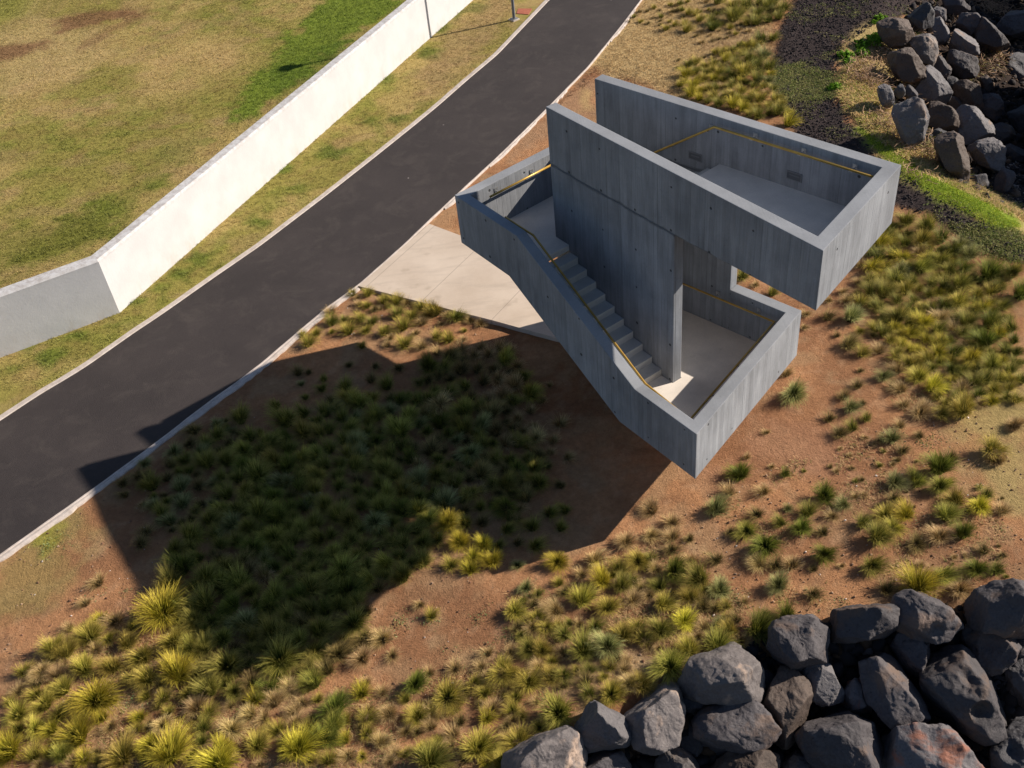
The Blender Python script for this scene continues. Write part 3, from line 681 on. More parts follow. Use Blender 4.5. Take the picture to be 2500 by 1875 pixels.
bmesh.ops.recalc_face_normals(bm, faces=bm.faces); bmesh.ops.triangulate(bm, faces=[f for f in bm.faces if len(f.verts) > 4])
me = bpy.data.meshes.new('pavement'); bm.to_mesh(me); bm.free()
tag(obj('pavement', me, MAT['pad'].m), kind='structure')

# ------------------------------------------------------------------ white boundary wall
w0, w1 = WALLB; dw = unit(w1-w0); wfar = w1+dw*22; dl = unit(WL-w0); wleft = WL+dl*22
TH, HW = .34, 1.63
def wall_run(st, name, mat, parent):
    bm = bmesh.new(); uvl = None; R = []; L = 0; U = []
    pts = []
    for (a, ia), (b, ib) in zip(st[:-1], st[1:]):
        n = max(1, int(np.linalg.norm(b-a)/.35))
        for k in range(n): t = k/n; pts.append((a*(1-t)+b*t, ia*(1-t)+ib*t))
    pts.append(st[-1])
    for k, (o, i) in enumerate(pts):
        j = lambda s: .010*(vnoise(k*.31+s, s*3.3)-.5)
        nrm = unit(o-i)
        prof = [(o, -.3), (o, .55), (o, 1.2), (o, HW-.05), (o-nrm*.045, HW), (i+nrm*.045, HW+.005), (i, HW-.05), (i, -.3)]
        R.append([bm.verts.new((*(p+nrm*j(m)), z+(j(m+5)*.8 if 3 <= m <= 6 else 0))) for m, (p, z) in enumerate(prof)])
    for a, b in zip(R[:-1], R[1:]):
        for k in range(7): bm.faces.new((a[k], a[k+1], b[k+1], b[k]))
    bm.faces.new(R[0]); bm.faces.new(R[-1][::-1]); bmesh.ops.recalc_face_normals(bm, faces=bm.faces)
    uvl = bm.loops.layers.uv.new('UVMap')
    for f in bm.faces:
        for l in f.loops: l[uvl].uv = (l.vert.co.x+l.vert.co.y, l.vert.co.z)
    me = bpy.data.meshes.new(name); bm.to_mesh(me); bm.free()
    for p in me.polygons: p.use_smooth = True
    me.set_sharp_from_angle(angle=RAD(14)); return obj(name, me, mat, parent)
nr_ = left(dw); nl_ = -left(dl)
i0 = isect(w0+nr_*TH, dw, w0+nl_*TH, dl)
wall = wall_run([(wleft, wleft+nl_*TH), (w0, i0), (wfar, wfar+nr_*TH)], 'boundary_wall', MAT['whitewash'], None)
tag(wall, 'long whitewashed masonry wall with a bend and a grimy top between the lawn and the grass strip', 'wall')

# ------------------------------------------------------------------ street lamp and red cover
pb = flat(cD(1110.5, 41)); lz = -.03
lamp = empty('street_lamp', (*pb, lz)); tag(lamp, 'slim dark grey lamp post bolted to a square concrete foot on the grass strip', 'street lamp')
def cyl(r0, r1, z0, z1, seg=20, c=(0, 0)):
    bm = bmesh.new(); a = [bm.verts.new((c[0]+r0*math.cos(k/seg*6.2832), c[1]+r0*math.sin(k/seg*6.2832), z0)) for k in range(seg)]
    b = [bm.verts.new((c[0]+r1*math.cos(k/seg*6.2832), c[1]+r1*math.sin(k/seg*6.2832), z1)) for k in range(seg)]
    for k in range(seg): bm.faces.new((a[k], a[(k+1) % seg], b[(k+1) % seg], b[k]))
    bm.faces.new(a[::-1]); bm.faces.new(b); return bm
def lcl(bm, name, mat, parent, smooth=False):
    bmesh.ops.recalc_face_normals(bm, faces=bm.faces); me = bpy.data.meshes.new(name); bm.to_mesh(me); bm.free()
    for p in me.polygons: p.use_smooth = smooth
    me.set_sharp_from_angle(angle=RAD(35)); return obj(name, me, mat, parent, keep=False)
lcl(cyl(.058, .045, .04, 4.25), 'pole', MAT['post'], lamp, True)
lcl(box_bm((0, 0, .01), (.8, .6, 0), (-.6, .8, 0), (0, 0, 1), .30, .30, .05), 'foot', MAT['kerb'], lamp)
bp = lcl(box_bm((0, 0, .045), (.8, .6, 0), (-.6, .8, 0), (0, 0, 1), .22, .22, .02), 'base_plate', MAT['steel'], lamp)
for a, b in ((1, 1), (1, -1), (-1, 1), (-1, -1)):
    lcl(cyl(.012, .012, .055, .09, 8, (.085*a*.8-.085*b*.6, .085*a*.6+.085*b*.8)), 'bolt', MAT['steel'], bp)
hd = lcl(cyl(.13, .20, 4.25, 4.52), 'lantern', MAT['opal'], lamp, True)
lcl(cyl(.30, .05, 4.52, 4.60), 'lantern_cap', MAT['post'], hd, True)
rc = [flat((1265, 20)), flat((1299, 20)), flat((1290, 34)), flat((1261, 32))]
ctr = sum(rc)/4; bm = bmesh.new(); lo = [bm.verts.new((*(p-ctr), -.05)) for p in rc]; hi = [bm.verts.new((*(p-ctr), .02)) for p in rc]
bm.faces.new(hi); [bm.faces.new((lo[i], lo[(i+1) % 4], hi[(i+1) % 4], hi[i])) for i in range(4)]
bmesh.ops.recalc_face_normals(bm, faces=bm.faces); me = bpy.data.meshes.new('inspection_cover'); bm.to_mesh(me); bm.free()
o = obj('inspection_cover', me, MAT['redcover']); o.location = (*ctr, -.03); tag(o, 'flat brick-red inspection cover set in the grass beside the lamp post', 'cover')

# ------------------------------------------------------------------ light
AZ, EL = RAD(12.6), RAD(27.9)
sd = bpy.data.lights.new('sun', 'SUN'); so = bpy.data.objects.new('sun', sd); COL.objects.link(so)
so.rotation_euler = Vector((math.cos(EL)*math.cos(AZ), math.cos(EL)*math.sin(AZ), math.sin(EL))).to_track_quat('Z', 'Y').to_euler()
sd.energy = 5.0; sd.angle = RAD(.53); sd.color = (1.0, .90, .78)
w = bpy.data.worlds.new('World'); SC.world = w; w.use_nodes = True; nt = w.node_tree; nt.nodes.clear()
sky = nt.nodes.new('ShaderNodeTexSky'); sky.sky_type = 'NISHITA'; sky.sun_disc = False; sky.sun_elevation = EL; sky.sun_rotation = RAD(90)-AZ
sky.air_density = .75; sky.dust_density = .3; sky.ozone_density = 1.2
bg = nt.nodes.new('ShaderNodeBackground'); bg.inputs[1].default_value = .063; wo = nt.nodes.new('ShaderNodeOutputWorld')
nt.links.new(sky.outputs[0], bg.inputs[0]); nt.links.new(bg.outputs[0], wo.inputs[0])
vs = SC.view_settings; vs.view_transform = 'Standard'; vs.look = 'None'; vs.exposure = .58; vs.gamma = 1
SC.render.engine = 'CYCLES'
# ------------------------------------------------------------------ tussocks
def tussock_arrays(seed, n=300, H=.8, wind=(0, 0), bend=1.0, w=.011, seg=5):
    """a mound of arching blades with a radius of about one"""
    r = np.random.default_rng(seed); th = r.uniform(0, 2*np.pi, n); lean = r.uniform(0, 1, n)**.62
    L = 1.12*r.uniform(.72, 1.08, n)*(1+.14*np.sin(th*2+seed)+.09*np.sin(th*3+seed*2.1))
    stray = r.random(n) < .06; L = np.where(stray, L*1.18, L)
    base = .26*np.sqrt(r.uniform(0, 1, n)); bt = th+r.normal(0, .6, n); bx, by = base*np.cos(bt), base*np.sin(bt)
    phi0 = lean*.58+r.normal(0, .06, n); bd = bend*(.28+1.12*lean)*r.uniform(.7, 1.3, n); rn = r.uniform(0, 1, n); tw = r.normal(0, .45, n)
    V = []; A = []; R = []; rad = np.zeros(n); z = np.zeros(n)
    for k in range(seg+1):
        s = k/seg
        if k: ph = phi0+bd*((k-.5)/seg)**1.3; rad = rad+np.sin(ph)*L/seg; z = z+np.cos(ph)*L/seg
        a = th+tw*s*.5; px = bx+rad*np.cos(a)+wind[0]*s*s; py = by+rad*np.sin(a)+wind[1]*s*s; zz = np.maximum(z*H, .012)
        ww = w*(1-s**1.5*.88)*(1+.3*rn); qx, qy = -np.sin(a+.3), np.cos(a+.3)
        V.append(np.stack([np.stack([px-qx*ww, py-qy*ww, zz], 1), np.stack([px+qx*ww, py+qy*ww, zz+.2*ww], 1)], 1))
        A.append(np.full((n, 2), s)); R.append(np.repeat(rn[:, None], 2, 1))
    V = np.stack(V, 1); A = np.stack(A, 1); R = np.stack(R, 1)
    b = (np.arange(n)*(seg+1)*2)[:, None]; k = np.arange(seg)[None]*2
    F = np.stack([b+k, b+k+1, b+k+3, b+k+2], -1).reshape(-1, 4)
    return V.reshape(-1, 3), F, A.ravel(), R.ravel()
KINDS = ['G', 'g', 'y', 'Y', 's', 'd', 'b']
SPEC = {'G': dict(n=760, H=1.12, bend=.95), 'g': dict(n=740, H=1.06, bend=1.0), 'y': dict(n=700, H=1.0, bend=1.05), 'Y': dict(n=740, H=1.06, bend=1.0), 's': dict(n=560, H=.82, bend=1.1), 'd': dict(n=560, H=.88, bend=1.0), 'b': dict(n=760, H=1.0, bend=1.1)}
TM = {}; TARR = {}
for ki, kd_ in enumerate(KINDS):
    for v in range(6):
        arr = tussock_arrays(100*ki+v+1, wind=((-.16, .05), (.16, .12), (0, -.14), (.05, .02), (-.22, -.16), (.10, -.22))[v], **SPEC[kd_])
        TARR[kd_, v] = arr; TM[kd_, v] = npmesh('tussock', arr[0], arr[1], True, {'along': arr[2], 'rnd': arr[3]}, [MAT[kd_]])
TUS = []      # (photo x, photo y, diameter in photo px, kind)
def addt(cr, s, data):
    for it in data.split(';'):
        it = it.strip()
        if not it: continue
        a = it.split(); x, y = cr(float(a[0]), float(a[1])); TUS.append((x, y, float(a[2])/s, a[3]))
addt(cBR, 1.765, '''1365 152 58 d;1525 152 48 g;1465 192 62 g;1410 215 72 d;1670 180 60 s;1635 235 82 b;1590 245 45 d;1680 290 60 d;1755 225 48 d;1760 120 100 s;1850 130 80 y;1940 118 130 y;2170 180 90 s
1960 270 110 y;2060 280 120 y;2090 330 85 s;1890 320 75 d;1830 360 135 G;1840 437 105 g;985 390 88 G;1175 390 48 G;1010 318 36 s;1095 210 36 s;935 465 70 s;1085 462 72 s;882 537 104 b;600 540 90 s;690 595 80 s;600 650 84 s;690 660 78 s;765 668 50 d
1285 480 82 g;1345 478 92 G;1270 555 82 g;1185 540 45 b;1055 560 72 d;1155 600 62 g;1010 630 92 g;940 642 50 d;1245 625 86 G;1090 690 125 G;1340 640 60 d;1425 520 70 b;1380 570 62 s;1650 425 90 b;1735 420 92 g;1645 495 76 d;1605 565 92 y;1510 600 82 g;1690 560 84 Y;1640 620 84 y;1570 660 120 g;1515 482 40 s
1670 740 72 d;1740 685 92 d;1840 655 100 s;1940 645 98 G;1865 570 96 g;1910 505 92 y;2010 530 92 Y;2040 480 62 g;2110 545 82 s;1340 735 92 G;1545 780 96 g;1420 785 32 s;1300 800 42 d;1755 785 46 s;880 755 82 d;1065 770 84 s;1135 780 82 d;1205 780 74 s;2030 720 62 d;2110 740 42 d
1045 885 112 g;1145 865 108 b;1295 905 82 d;1000 940 50 s;890 890 100 b;2000 800 92 G;2080 805 62 G;1850 830 92 g;1930 880 120 s;1750 865 165 Y;1610 885 82 d;1180 1000 104 G;1060 1055 138 G;965 1015 60 d;885 1040 62 b;1090 990 42 d
195 785 120 y;490 680 84 s;355 760 84 s;540 760 104 y;460 800 82 y;380 845 104 Y;300 820 72 s;470 870 94 g;620 800 74 s;700 805 112 G;770 760 74 s;805 838 124 g;300 930 112 y;190 970 114 s;410 960 114 y;520 930 82 s;590 910 62 s;650 950 114 y;765 920 104 y;820 960 82 d;740 1020 94 Y;480 1080 94 y;540 1050 82 y;640 1065 114 g;570 1100 82 y;800 1090 62 s;90 1050 72 s;10 980 92 y;60 880 62 b
185 1120 148 G;80 1140 84 g;305 1140 114 g;410 1125 134 b;760 1150 114 y;890 1130 144 g;985 1110 72 s;680 1210 154 g;590 1130 62 s;480 1230 62 s;510 1290 84 s;560 1300 100 y;430 1330 114 y;70 1280 124 y;160 1260 84 y;0 1250 104 y;220 1300 52 d;200 1410 154 g;120 1480 64 g;30 1540 124 y''')
addt(cBL, 1.765, '''425 855 84 s;370 945 60 s;505 1015 114 s;300 1055 62 s;390 1085 114 y;700 975 205 Y;570 1050 62 y;470 1100 62 y;550 1120 94 y;780 1030 94 y;760 1110 134 y;620 1175 114 y;235 1140 114 y;290 1160 94 y;370 1225 114 y;485 1225 94 y;250 1250 94 s;640 1270 124 y;770 1250 154 Y;855 1180 54 Y;165 1290 72 d;160 1340 74 y;280 1315 94 y;200 1380 114 y;420 1350 185 Y;90 1420 104 y;260 1430 84 y;150 1480 114 y;350 1510 154 Y;50 1570 174 Y;270 1600 104 g;150 1600 84 y;530 1600 154 y;660 1550 114 Y;740 1590 194 Y
800 1510 94 y;700 1465 94 s;850 1390 94 s;900 1420 84 y;880 1480 84 g;1000 1480 124 s;960 1570 104 Y;950 1630 164 Y;1080 1420 94 s;1140 1440 84 s;1110 1550 114 y;870 1540 64 g;1200 1350 72 s;1290 1310 64 s;1270 1410 74 s;1330 1490 84 y;1290 1570 154 Y;1400 1530 124 G;1450 1400 144 G;1440 1470 104 g;1500 1600 84 s;1590 1400 74 s;1580 1440 84 y;1680 1420 104 s;1640 1540 94 s;1790 1290 104 G;1930 1340 144 y;1800 1430 104 y;1750 1500 64 s;2060 1560 154 y;2190 1540 84 s;2120 1400 84 s;2090 1330 74 y;2170 1240 124 y;1860 1620 154 g;1700 1600 64 s;1575 1290 54 s;1470 1340 64 s
700 250 60 Y;1040 150 112 g;1190 100 64 g;840 200 94 d;820 260 72 d;890 265 72 g;1080 230 84 g;1055 290 94 g;900 340 94 g;985 330 104 g;800 330 72 g;740 350 62 d;530 430 72 d;600 400 74 d;660 440 94 g;780 450 74 b;540 480 54 d;860 440 84 d;1120 390 124 g;1030 410 74 g;790 520 74 b;700 560 74 g;620 520 56 s;870 520 74 d;980 480 84 g;1110 470 74 g;1020 540 84 g;630 640 74 d;910 590 114 g;1080 620 94 g;820 660 124 g;610 690 74 d;1180 660 114 g
950 760 124 g;820 710 74 g;790 790 134 G;900 840 124 g;1030 860 124 g;1140 830 104 s;1240 830 104 g;1350 880 124 g;1480 800 134 g;1240 910 54 d;890 950 144 g;1060 1030 134 b;960 1100 104 g;980 1210 144 g;1090 1290 124 d;1215 1180 178 g;1380 1070 124 g;1290 1110 100 g;1460 1160 114 d;1410 1230 104 d;1250 1310 90 s;1185 1370 90 s;1300 1300 70 s;1580 980 84 d;1630 880 74 d;1740 830 114 g;1820 760 84 g;1650 1090 104 s;1560 1180 94 s;1690 1170 64 s;1810 950 54 s;2100 1160 64 s;1860 1000 60 y''')
addt(cS, 2.766, '''1100 600 84 y;1040 670 64 s;1100 680 74 y;1210 650 84 y;1300 650 104 y;1370 660 84 s;1300 740 104 g;1400 750 94 y;1470 690 94 y;1560 720 134 y;1640 745 84 s;1700 760 114 g;1800 780 74 s;1860 800 84 s;1470 795 84 s;850 720 94 s;860 790 104 g;940 775 64 g;1060 770 94 y;1130 790 94 g;970 850 114 y;1090 850 84 y;1210 860 94 y;1340 820 124 y;1420 865 74 s;660 880 64 y;750 870 84 y;700 930 110 y;1350 940 124 y;1470 950 104 s;1250 900 72 s;1570 890 94 y;1650 905 104 y;1740 910 64 s;990 780 50 g;1600 800 50 s;1185 700 50 s''')
addt(cM, 2.766, '''500 510 144 g;400 400 124 g;240 410 84 g;300 490 94 d;570 350 94 d;680 390 124 g;960 260 185 G;1060 280 114 g;840 600 134 g;1040 640 174 G;430 680 134 g;290 690 104 g;210 630 104 g;380 610 114 g;550 640 104 y;180 770 84 d;290 820 124 g;420 850 124 y;260 930 124 g;590 930 124 g;540 800 104 g;710 780 124 d;860 820 124 d;890 930 114 s;1010 1000 144 g;1240 840 154 b;1310 660 134 b;1200 560 154 g;740 1000 134 g;630 1060 124 g;490 1030 114 d;350 1000 104 g;110 960 114 g;30 1130 114 d;190 1090 114 y;260 1200 134 g;390 1170 104 d;510 1200 124 g;640 1210 134 g;790 1230 174 G
1010 1120 154 g;1140 1050 114 g;1250 1110 124 y;1480 1200 164 G;1700 1040 154 g;1560 960 134 G;1420 900 124 g;1390 1060 114 g;190 1320 154 g;300 1400 94 g;500 1360 114 g;40 1440 124 g;390 1490 124 g;540 1480 124 g;640 1470 94 d;790 1460 124 g;920 1450 134 g;240 1560 114 g;920 1580 124 g;1080 1320 190 Y;1170 1440 144 Y;1340 1470 134 Y;1260 1550 124 Y;1390 1580 134 Y;1110 1600 114 y;1240 1630 114 Y;1320 1310 114 d;1200 1230 104 d;1490 1360 104 g;1660 1340 124 g;1680 1470 124 g;1780 1250 114 g;1880 1230 94 g;1830 1570 144 Y
1650 400 114 s;1780 385 54 s;1590 480 74 s;1720 490 84 s;1650 560 84 s;1600 690 94 s;1850 640 114 s;1800 760 94 s;1900 870 94 s;1440 130 114 s;1200 210 94 d;1290 280 114 d;1400 280 104 d;1330 360 114 d;1500 300 84 d;1100 440 124 g;1250 470 104 d;960 480 114 g;700 480 94 d;1560 780 114 g;1670 660 74 s;1780 840 74 s;1060 830 90 d;1150 760 90 b;1480 640 80 d;1390 780 90 g;1100 930 90 g;770 890 80 d;640 700 90 d;720 620 80 g;900 370 80 g;1000 430 90 g;820 470 80 g;1180 970 90 d;1630 890 90 g;1760 930 90 d;1850 1060 90 d;1310 1210 90 g;1560 1290 80 d;1430 1470 80 g;1560 1450 90 d;1850 1350 90 g;1560 1600 80 b;80 300 100 d;130 470 60 g;100 380 55 b;150 300 60 d;600 260 70 d;420 250 70 d;760 270 90 d;250 350 60 g;950 700 90 g;1100 1250 60 d''')
addt(cRM, 3.016, '''930 270 154 g;1090 320 174 g;880 370 84 y;1060 410 164 y;930 430 114 g;740 430 134 Y;680 500 114 b;840 520 124 g;910 540 134 Y;1040 500 124 s;600 590 104 s;780 610 124 y;890 640 134 b;1040 620 154 g;1180 570 144 g;1330 450 174 b;1280 500 154 G;1400 520 154 b;1360 620 134 G;1250 640 124 g;1540 660 205 G;1720 650 154 g;1770 800 185 G;740 700 124 y;860 700 144 g;930 780 134 y;770 800 154 g;1040 770 84 y;1220 740 134 g;1330 740 164 g;580 720 84 s;470 790 84 s;580 800 94 d;500 850 94 s;600 870 114 y;740 910 124 g;370 850 74 s;1320 860 174 y;1460 810 114 y;1560 790 114 y;1500 910 114 Y;1640 900 114 g;360 970 124 d;200 950 84 s;530 980 154 b;190 1050 64 s
460 1090 114 d;600 1080 74 y;710 1060 114 y;520 1170 144 d;610 1240 114 y;870 980 164 g;1050 1020 144 Y;1190 980 154 s;1060 900 84 y;1380 1010 164 g;1550 1030 174 G;1290 1060 114 s;1700 980 74 d;1520 1160 195 G;1730 1150 94 G;700 1110 64 d;820 1150 94 y;960 1100 114 Y;1080 1140 94 Y;1200 1150 104 Y;910 1180 94 Y;740 1220 114 s;870 1260 134 y;1040 1230 104 Y;1170 1240 134 Y;1370 1210 114 s;1670 1220 114 g;1020 1310 104 y;880 1360 124 s;1270 1300 84 y;1560 1330 174 g;1700 1370 114 g;600 1370 54 d;770 1410 124 b;1030 1410 154 y;1130 1490 164 Y;1190 1410 104 s;900 1500 134 s;1520 1440 134 g;1580 1510 124 y;1350 1500 134 s;1690 1500 94 y;1780 1440 114 g;580 1480 94 d;480 1560 104 d;110 1530 205 b;60 1390 94 s;620 1610 64 d;530 1640 124 b;920 1620 104 s;1060 1630 94 s;1230 1620 104 y;1380 1620 124 Y;1500 1610 94 s;1790 1310 64 g;430 1110 60 d;1420 700 110 G;1620 760 110 g;1180 860 70 d;1440 940 90 g''')
addt(cTR, 1.765, '990 1190 64 g;1120 1262 54 g;1050 1225 40 s;1640 1665 60 d;1030 1150 50 y')
addt(cT1, 4.148, '''560 50 64 y;660 40 84 g;330 110 64 d;400 80 64 y;250 120 64 d;580 120 74 d;200 170 54 g;260 220 64 y;140 220 54 d;340 235 64 d;460 210 54 d;460 250 54 d;390 180 44 d;520 290 94 y;610 250 84 y;730 300 134 y;750 130 114 y;860 200 114 y;980 220 144 g;990 290 134 G;880 320 74 s;820 365 64 d;1060 390 64 d;990 410 54 d;880 430 84 s;1200 180 205 g;1190 60 185 y;1330 60 185 g;1440 140 154 g;1550 70 185 g;1600 20 154 g;1700 90 154 g;1660 180 124 g;1550 210 114 G;1430 230 154 g;1340 240 114 y;1040 20 124 g;930 10 90 s;1480 400 154 G;1600 390 124 g;1380 420 64 d;1290 425 44 d;1110 490 74 d
1210 520 124 g;1510 560 185 b;1370 600 185 g;1560 680 154 g;1230 660 154 g;1430 690 154 G;1300 740 205 y;1200 770 154 G;1450 800 174 g;1550 820 124 b;640 610 54 d;990 590 64 d;910 580 50 d;1000 650 114 y;870 700 84 y;720 750 154 Y;790 870 154 Y;770 950 154 Y;660 860 104 y;900 800 114 y;1000 800 114 Y;1090 870 94 s;940 900 114 y;1000 980 134 y;1190 960 134 y;1290 920 144 y;1400 960 154 y;1200 1060 174 Y;1300 1100 154 Y;1470 1000 164 y;1540 940 114 s;1640 1130 174 g;1760 1240 185 Y;1450 1170 154 g;1350 1020 114 g;1560 1080 114 y;1460 30 110 g;1620 100 110 b;1280 130 110 y;1100 110 80 d''')
def in_poly(p, poly):
    return poly_sd(np.array([p]), np.array(poly))[0] > 0
# scatter further small tufts in the planted areas, kept clear of the surveyed ones
FILL = [
 ([(900, 150), (1500, 100), (1650, 400), (1750, 1000), (1500, 1300), (1000, 1000)], cM, 60, 'dgdsg', (34, 64)),
 ([(760, 700), (1500, 850), (1600, 1100), (1300, 1330), (900, 1330), (720, 1000)], cBL, 70, 'ggGdg', (42, 80)),  # polygon (photo zoom coords), crop, count, kinds, size range px, weight
 ([(1240, 150), (1500, 60), (2190, 60), (2190, 420), (2050, 560), (1900, 700), (1600, 900), (1150, 900), (900, 640), (1000, 400)], cBL, 150, 'ggGgyb', (38, 72)),
 ([(560, 380), (1000, 120), (1240, 300), (1000, 800), (700, 620)], cBL, 45, 'dgbd', (22, 45)),
 ([(60, 1250), (500, 950), (800, 1300), (1500, 1340), (2200, 1150), (2200, 1650), (0, 1650)], cBL, 90, 'ysdyYs', (24, 50)),
 ([(0, 900), (700, 700), (900, 900), (1000, 1100), (600, 1250), (300, 1450), (0, 1500)], cBR, 55, 'ysdysg', (24, 50)),
 ([(700, 250), (1200, 400), (1500, 700), (1750, 1000), (1750, 1600), (1250, 1640), (850, 1300), (600, 700)], cRM, 110, 'gygYgG', (28, 52)),
 ([(700, 650), (1500, 350), (1600, 900), (1850, 1250), (1300, 1150), (700, 950)], cT1, 60, 'yYgy', (22, 38)),
 ([(400, 0), (1700, 0), (1650, 250), (1000, 420), (700, 330), (420, 280)], cT1, 30, 'ydgs', (10, 22)),
 ([(850, 250), (1300, 450), (1850, 800), (2150, 900), (2150, 480), (1800, 380), (1500, 120), (1100, 300)], cBR, 34, 'dsdg', (10, 22)),
 ([(700, 560), (1250, 600), (1900, 830), (1700, 900), (1350, 1000), (900, 950)], cS, 14, 'ysd', (14, 26))]
for poly, cr, cnt, kinds, (s0_, s1_) in FILL:
    q = [cr(*p) for p in poly]; X = [p[0] for p in q]; Y = [p[1] for p in q]; k = 0; tries = 0
    while k < cnt and tries < 6000:
        tries += 1; x = random.uniform(min(X), max(X)); y = random.uniform(min(Y), max(Y))
        if not in_poly((x, y), q): continue
        s_ = random.uniform(s0_, s1_)
        if any((x-a)**2+(y-b)**2 < (.5*(s_+c))**2*.36 for a, b, c, _ in TUS): continue
        TUS.append((x, y, s_, random.choice(kinds))); k += 1
# keep clumps off the pad, path and kerb
placed = []
padpoly = [pc, pm, ptop, ptop+unit(pl-pc)*2.2, pfar, pr2, pr1, pl]
for x, y, dpx, kd_ in TUS:
    P = hit((x, y+.16*dpx)); dist = float((P-CAM)@FW); rad = .5*dpx*dist/FPX*(1.27+.22*sstep(62, 38, dpx))
    off = seg_sd(P[None, :2], PR)[0]
    if off < .10+rad*.22 or poly_sd(P[None, :2], padpoly)[0] > -.03: continue
    if -25 < x < 2530 and -40 < y < 1930: placed.append([P, rad, kd_, x, y, dpx])
placed.sort(key=lambda t: -t[5])
big, small = placed[:300], placed[300:]
# regions used in the descriptions, first match wins (photo pixels)
def region(x, y, P):
    pts = {
     'lit notch': ([(1080, 1240), (1180, 1230), (1240, 1330), (1250, 1420), (1090, 1440), (1060, 1340)], 'in the sunlit notch of the tower shadow'),
     'pad': ([(740, 790), (870, 690), (1400, 800), (1400, 850), (1000, 885), (860, 850), (640, 870)], 'between the pavement and tower shadow'),
     'bush': ([(1260, 850), (1560, 880), (1640, 1180), (1330, 1180)], 'in the dark beside the stair parapet'),
     'shadow': ([(170, 1230), (560, 900), (870, 860), (1360, 830), (1640, 1180), (1500, 1320), (1230, 1420), (1060, 1300), (950, 1560), (650, 1710), (480, 1640), (460, 1480), (300, 1420)], "deep in the tower's shadow"),
     'corner': ([(-50, 1600), (620, 1600), (620, 1950), (-50, 1950)], 'in the lower left corner of the planting'),
     'left': ([(-50, 1380), (500, 1380), (500, 1600), (-50, 1600)], 'on the left sunlit margin of the tower shadow'),
     'lower': ([(600, 1600), (1230, 1420), (1260, 1950), (600, 1950)], 'in the sunlit planting below the tower shadow'),
     'rocks': ([(1220, 1660), (1500, 1560), (1760, 1440), (1960, 1380), (2520, 1330), (2520, 1480), (1260, 1950)], 'at the edge of the black boulders'),
     'gap': ([(1780, 640), (1990, 690), (1960, 770), (1780, 720)], 'seen between upper box and lower platform'),
     'bottom': ([(1200, 1330), (1680, 1280), (1800, 1560), (1240, 1720)], 'in the thicket below the lower platform corner'),
     'soil': ([(1560, 1090), (2080, 940), (2130, 1450), (1640, 1520), (1560, 1300)], 'on the bare earth right of the platform'),
     'far': ([(1540, -50), (2010, -50), (1960, 80), (1540, 85)], 'in the top planting behind the tower'),
     'behind': ([(1500, -50), (2010, -50), (2010, 360), (1500, 360)], 'behind the upper box beside the scoria'),
     'clump': ([(2080, 500), (2520, 560), (2520, 950), (2080, 950)], 'in the thick clump right of the upper box'),
     'near box': ([(1900, 500), (2090, 500), (2120, 960), (1900, 960)], 'on the earth just right of the tower'),
     'right': ([(2060, 900), (2520, 900), (2520, 1420), (2060, 1420)], 'on the dry ground by the right edge'),
    }
    for k, (poly, txt) in pts.items():
        if in_poly((x, y), poly): return txt
    return 'in the open planting'
LOOK = {'G': 'deep green', 'g': 'green', 'y': 'yellow-green', 'Y': 'golden green', 's': 'straw-coloured', 'd': 'dull brown-green', 'b': 'pale blue-green'}
ORD = ['leftmost', 'second', 'third', 'fourth', 'fifth', 'sixth', 'seventh', 'eighth', 'ninth', 'tenth', 'eleventh', 'twelfth', 'thirteenth', 'fourteenth', 'fifteenth', 'sixteenth', 'seventeenth', 'eighteenth', 'nineteenth', 'twentieth', 'twenty-first', 'twenty-second', 'twenty-third', 'twenty-fourth', 'twenty-fifth', 'twenty-sixth', 'twenty-seventh', 'twenty-eighth']
buck = {}
for t_ in big:
    sz = 'large' if t_[5] > 68 else ('mid-sized' if t_[5] > 46 else 'small'); key = (sz, LOOK[t_[2]], region(t_[3], t_[4], t_[0])); buck.setdefault(key, []).append(t_)
parts_ = []
for (sz, lk, rg_), L_ in buck.items():
    if len(L_) > 36:
        L_.sort(key=lambda t: t[4]); h_ = len(L_)//2; parts_ += [(sz, lk, 'upper half, '+rg_, L_[:h_]), (sz, lk, 'lower half, '+rg_, L_[h_:])]
    else: parts_.append((sz, lk, rg_, L_))
for sz, lk, rg_, L_ in parts_:
    L_.sort(key=lambda t: t[3]); n_ = len(L_)
    for i, t_ in enumerate(L_):
        P, rad, kd_, x, y, dpx = t_
        j_ = n_-1-i
        od = '' if n_ == 1 else ('leftmost ' if i == 0 else 'rightmost ' if j_ == 0 else ORD[i]+' from left, ' if i <= j_ else ORD[j_]+' from right, ')
        lab = f'{od}{sz} {lk} tussock {rg_}'
        o = bpy.data.objects.new('grass_tussock', TM[kd_, random.randrange(6)]); COL.objects.link(o)
        hs = rad*random.uniform(.82, 1.15); o.location = (P[0], P[1], P[2]-.015); o.scale = (rad, rad*random.uniform(.78, 1.12), hs)
        nrm = Vector((random.gauss(0, .12), random.gauss(0, .12), 1)); o.rotation_euler = (nrm.y, nrm.x, random.uniform(0, 6.28))
        tag(o, lab.replace('of of', 'of'), 'grass tussock', 'grass tussocks planted round the tower')
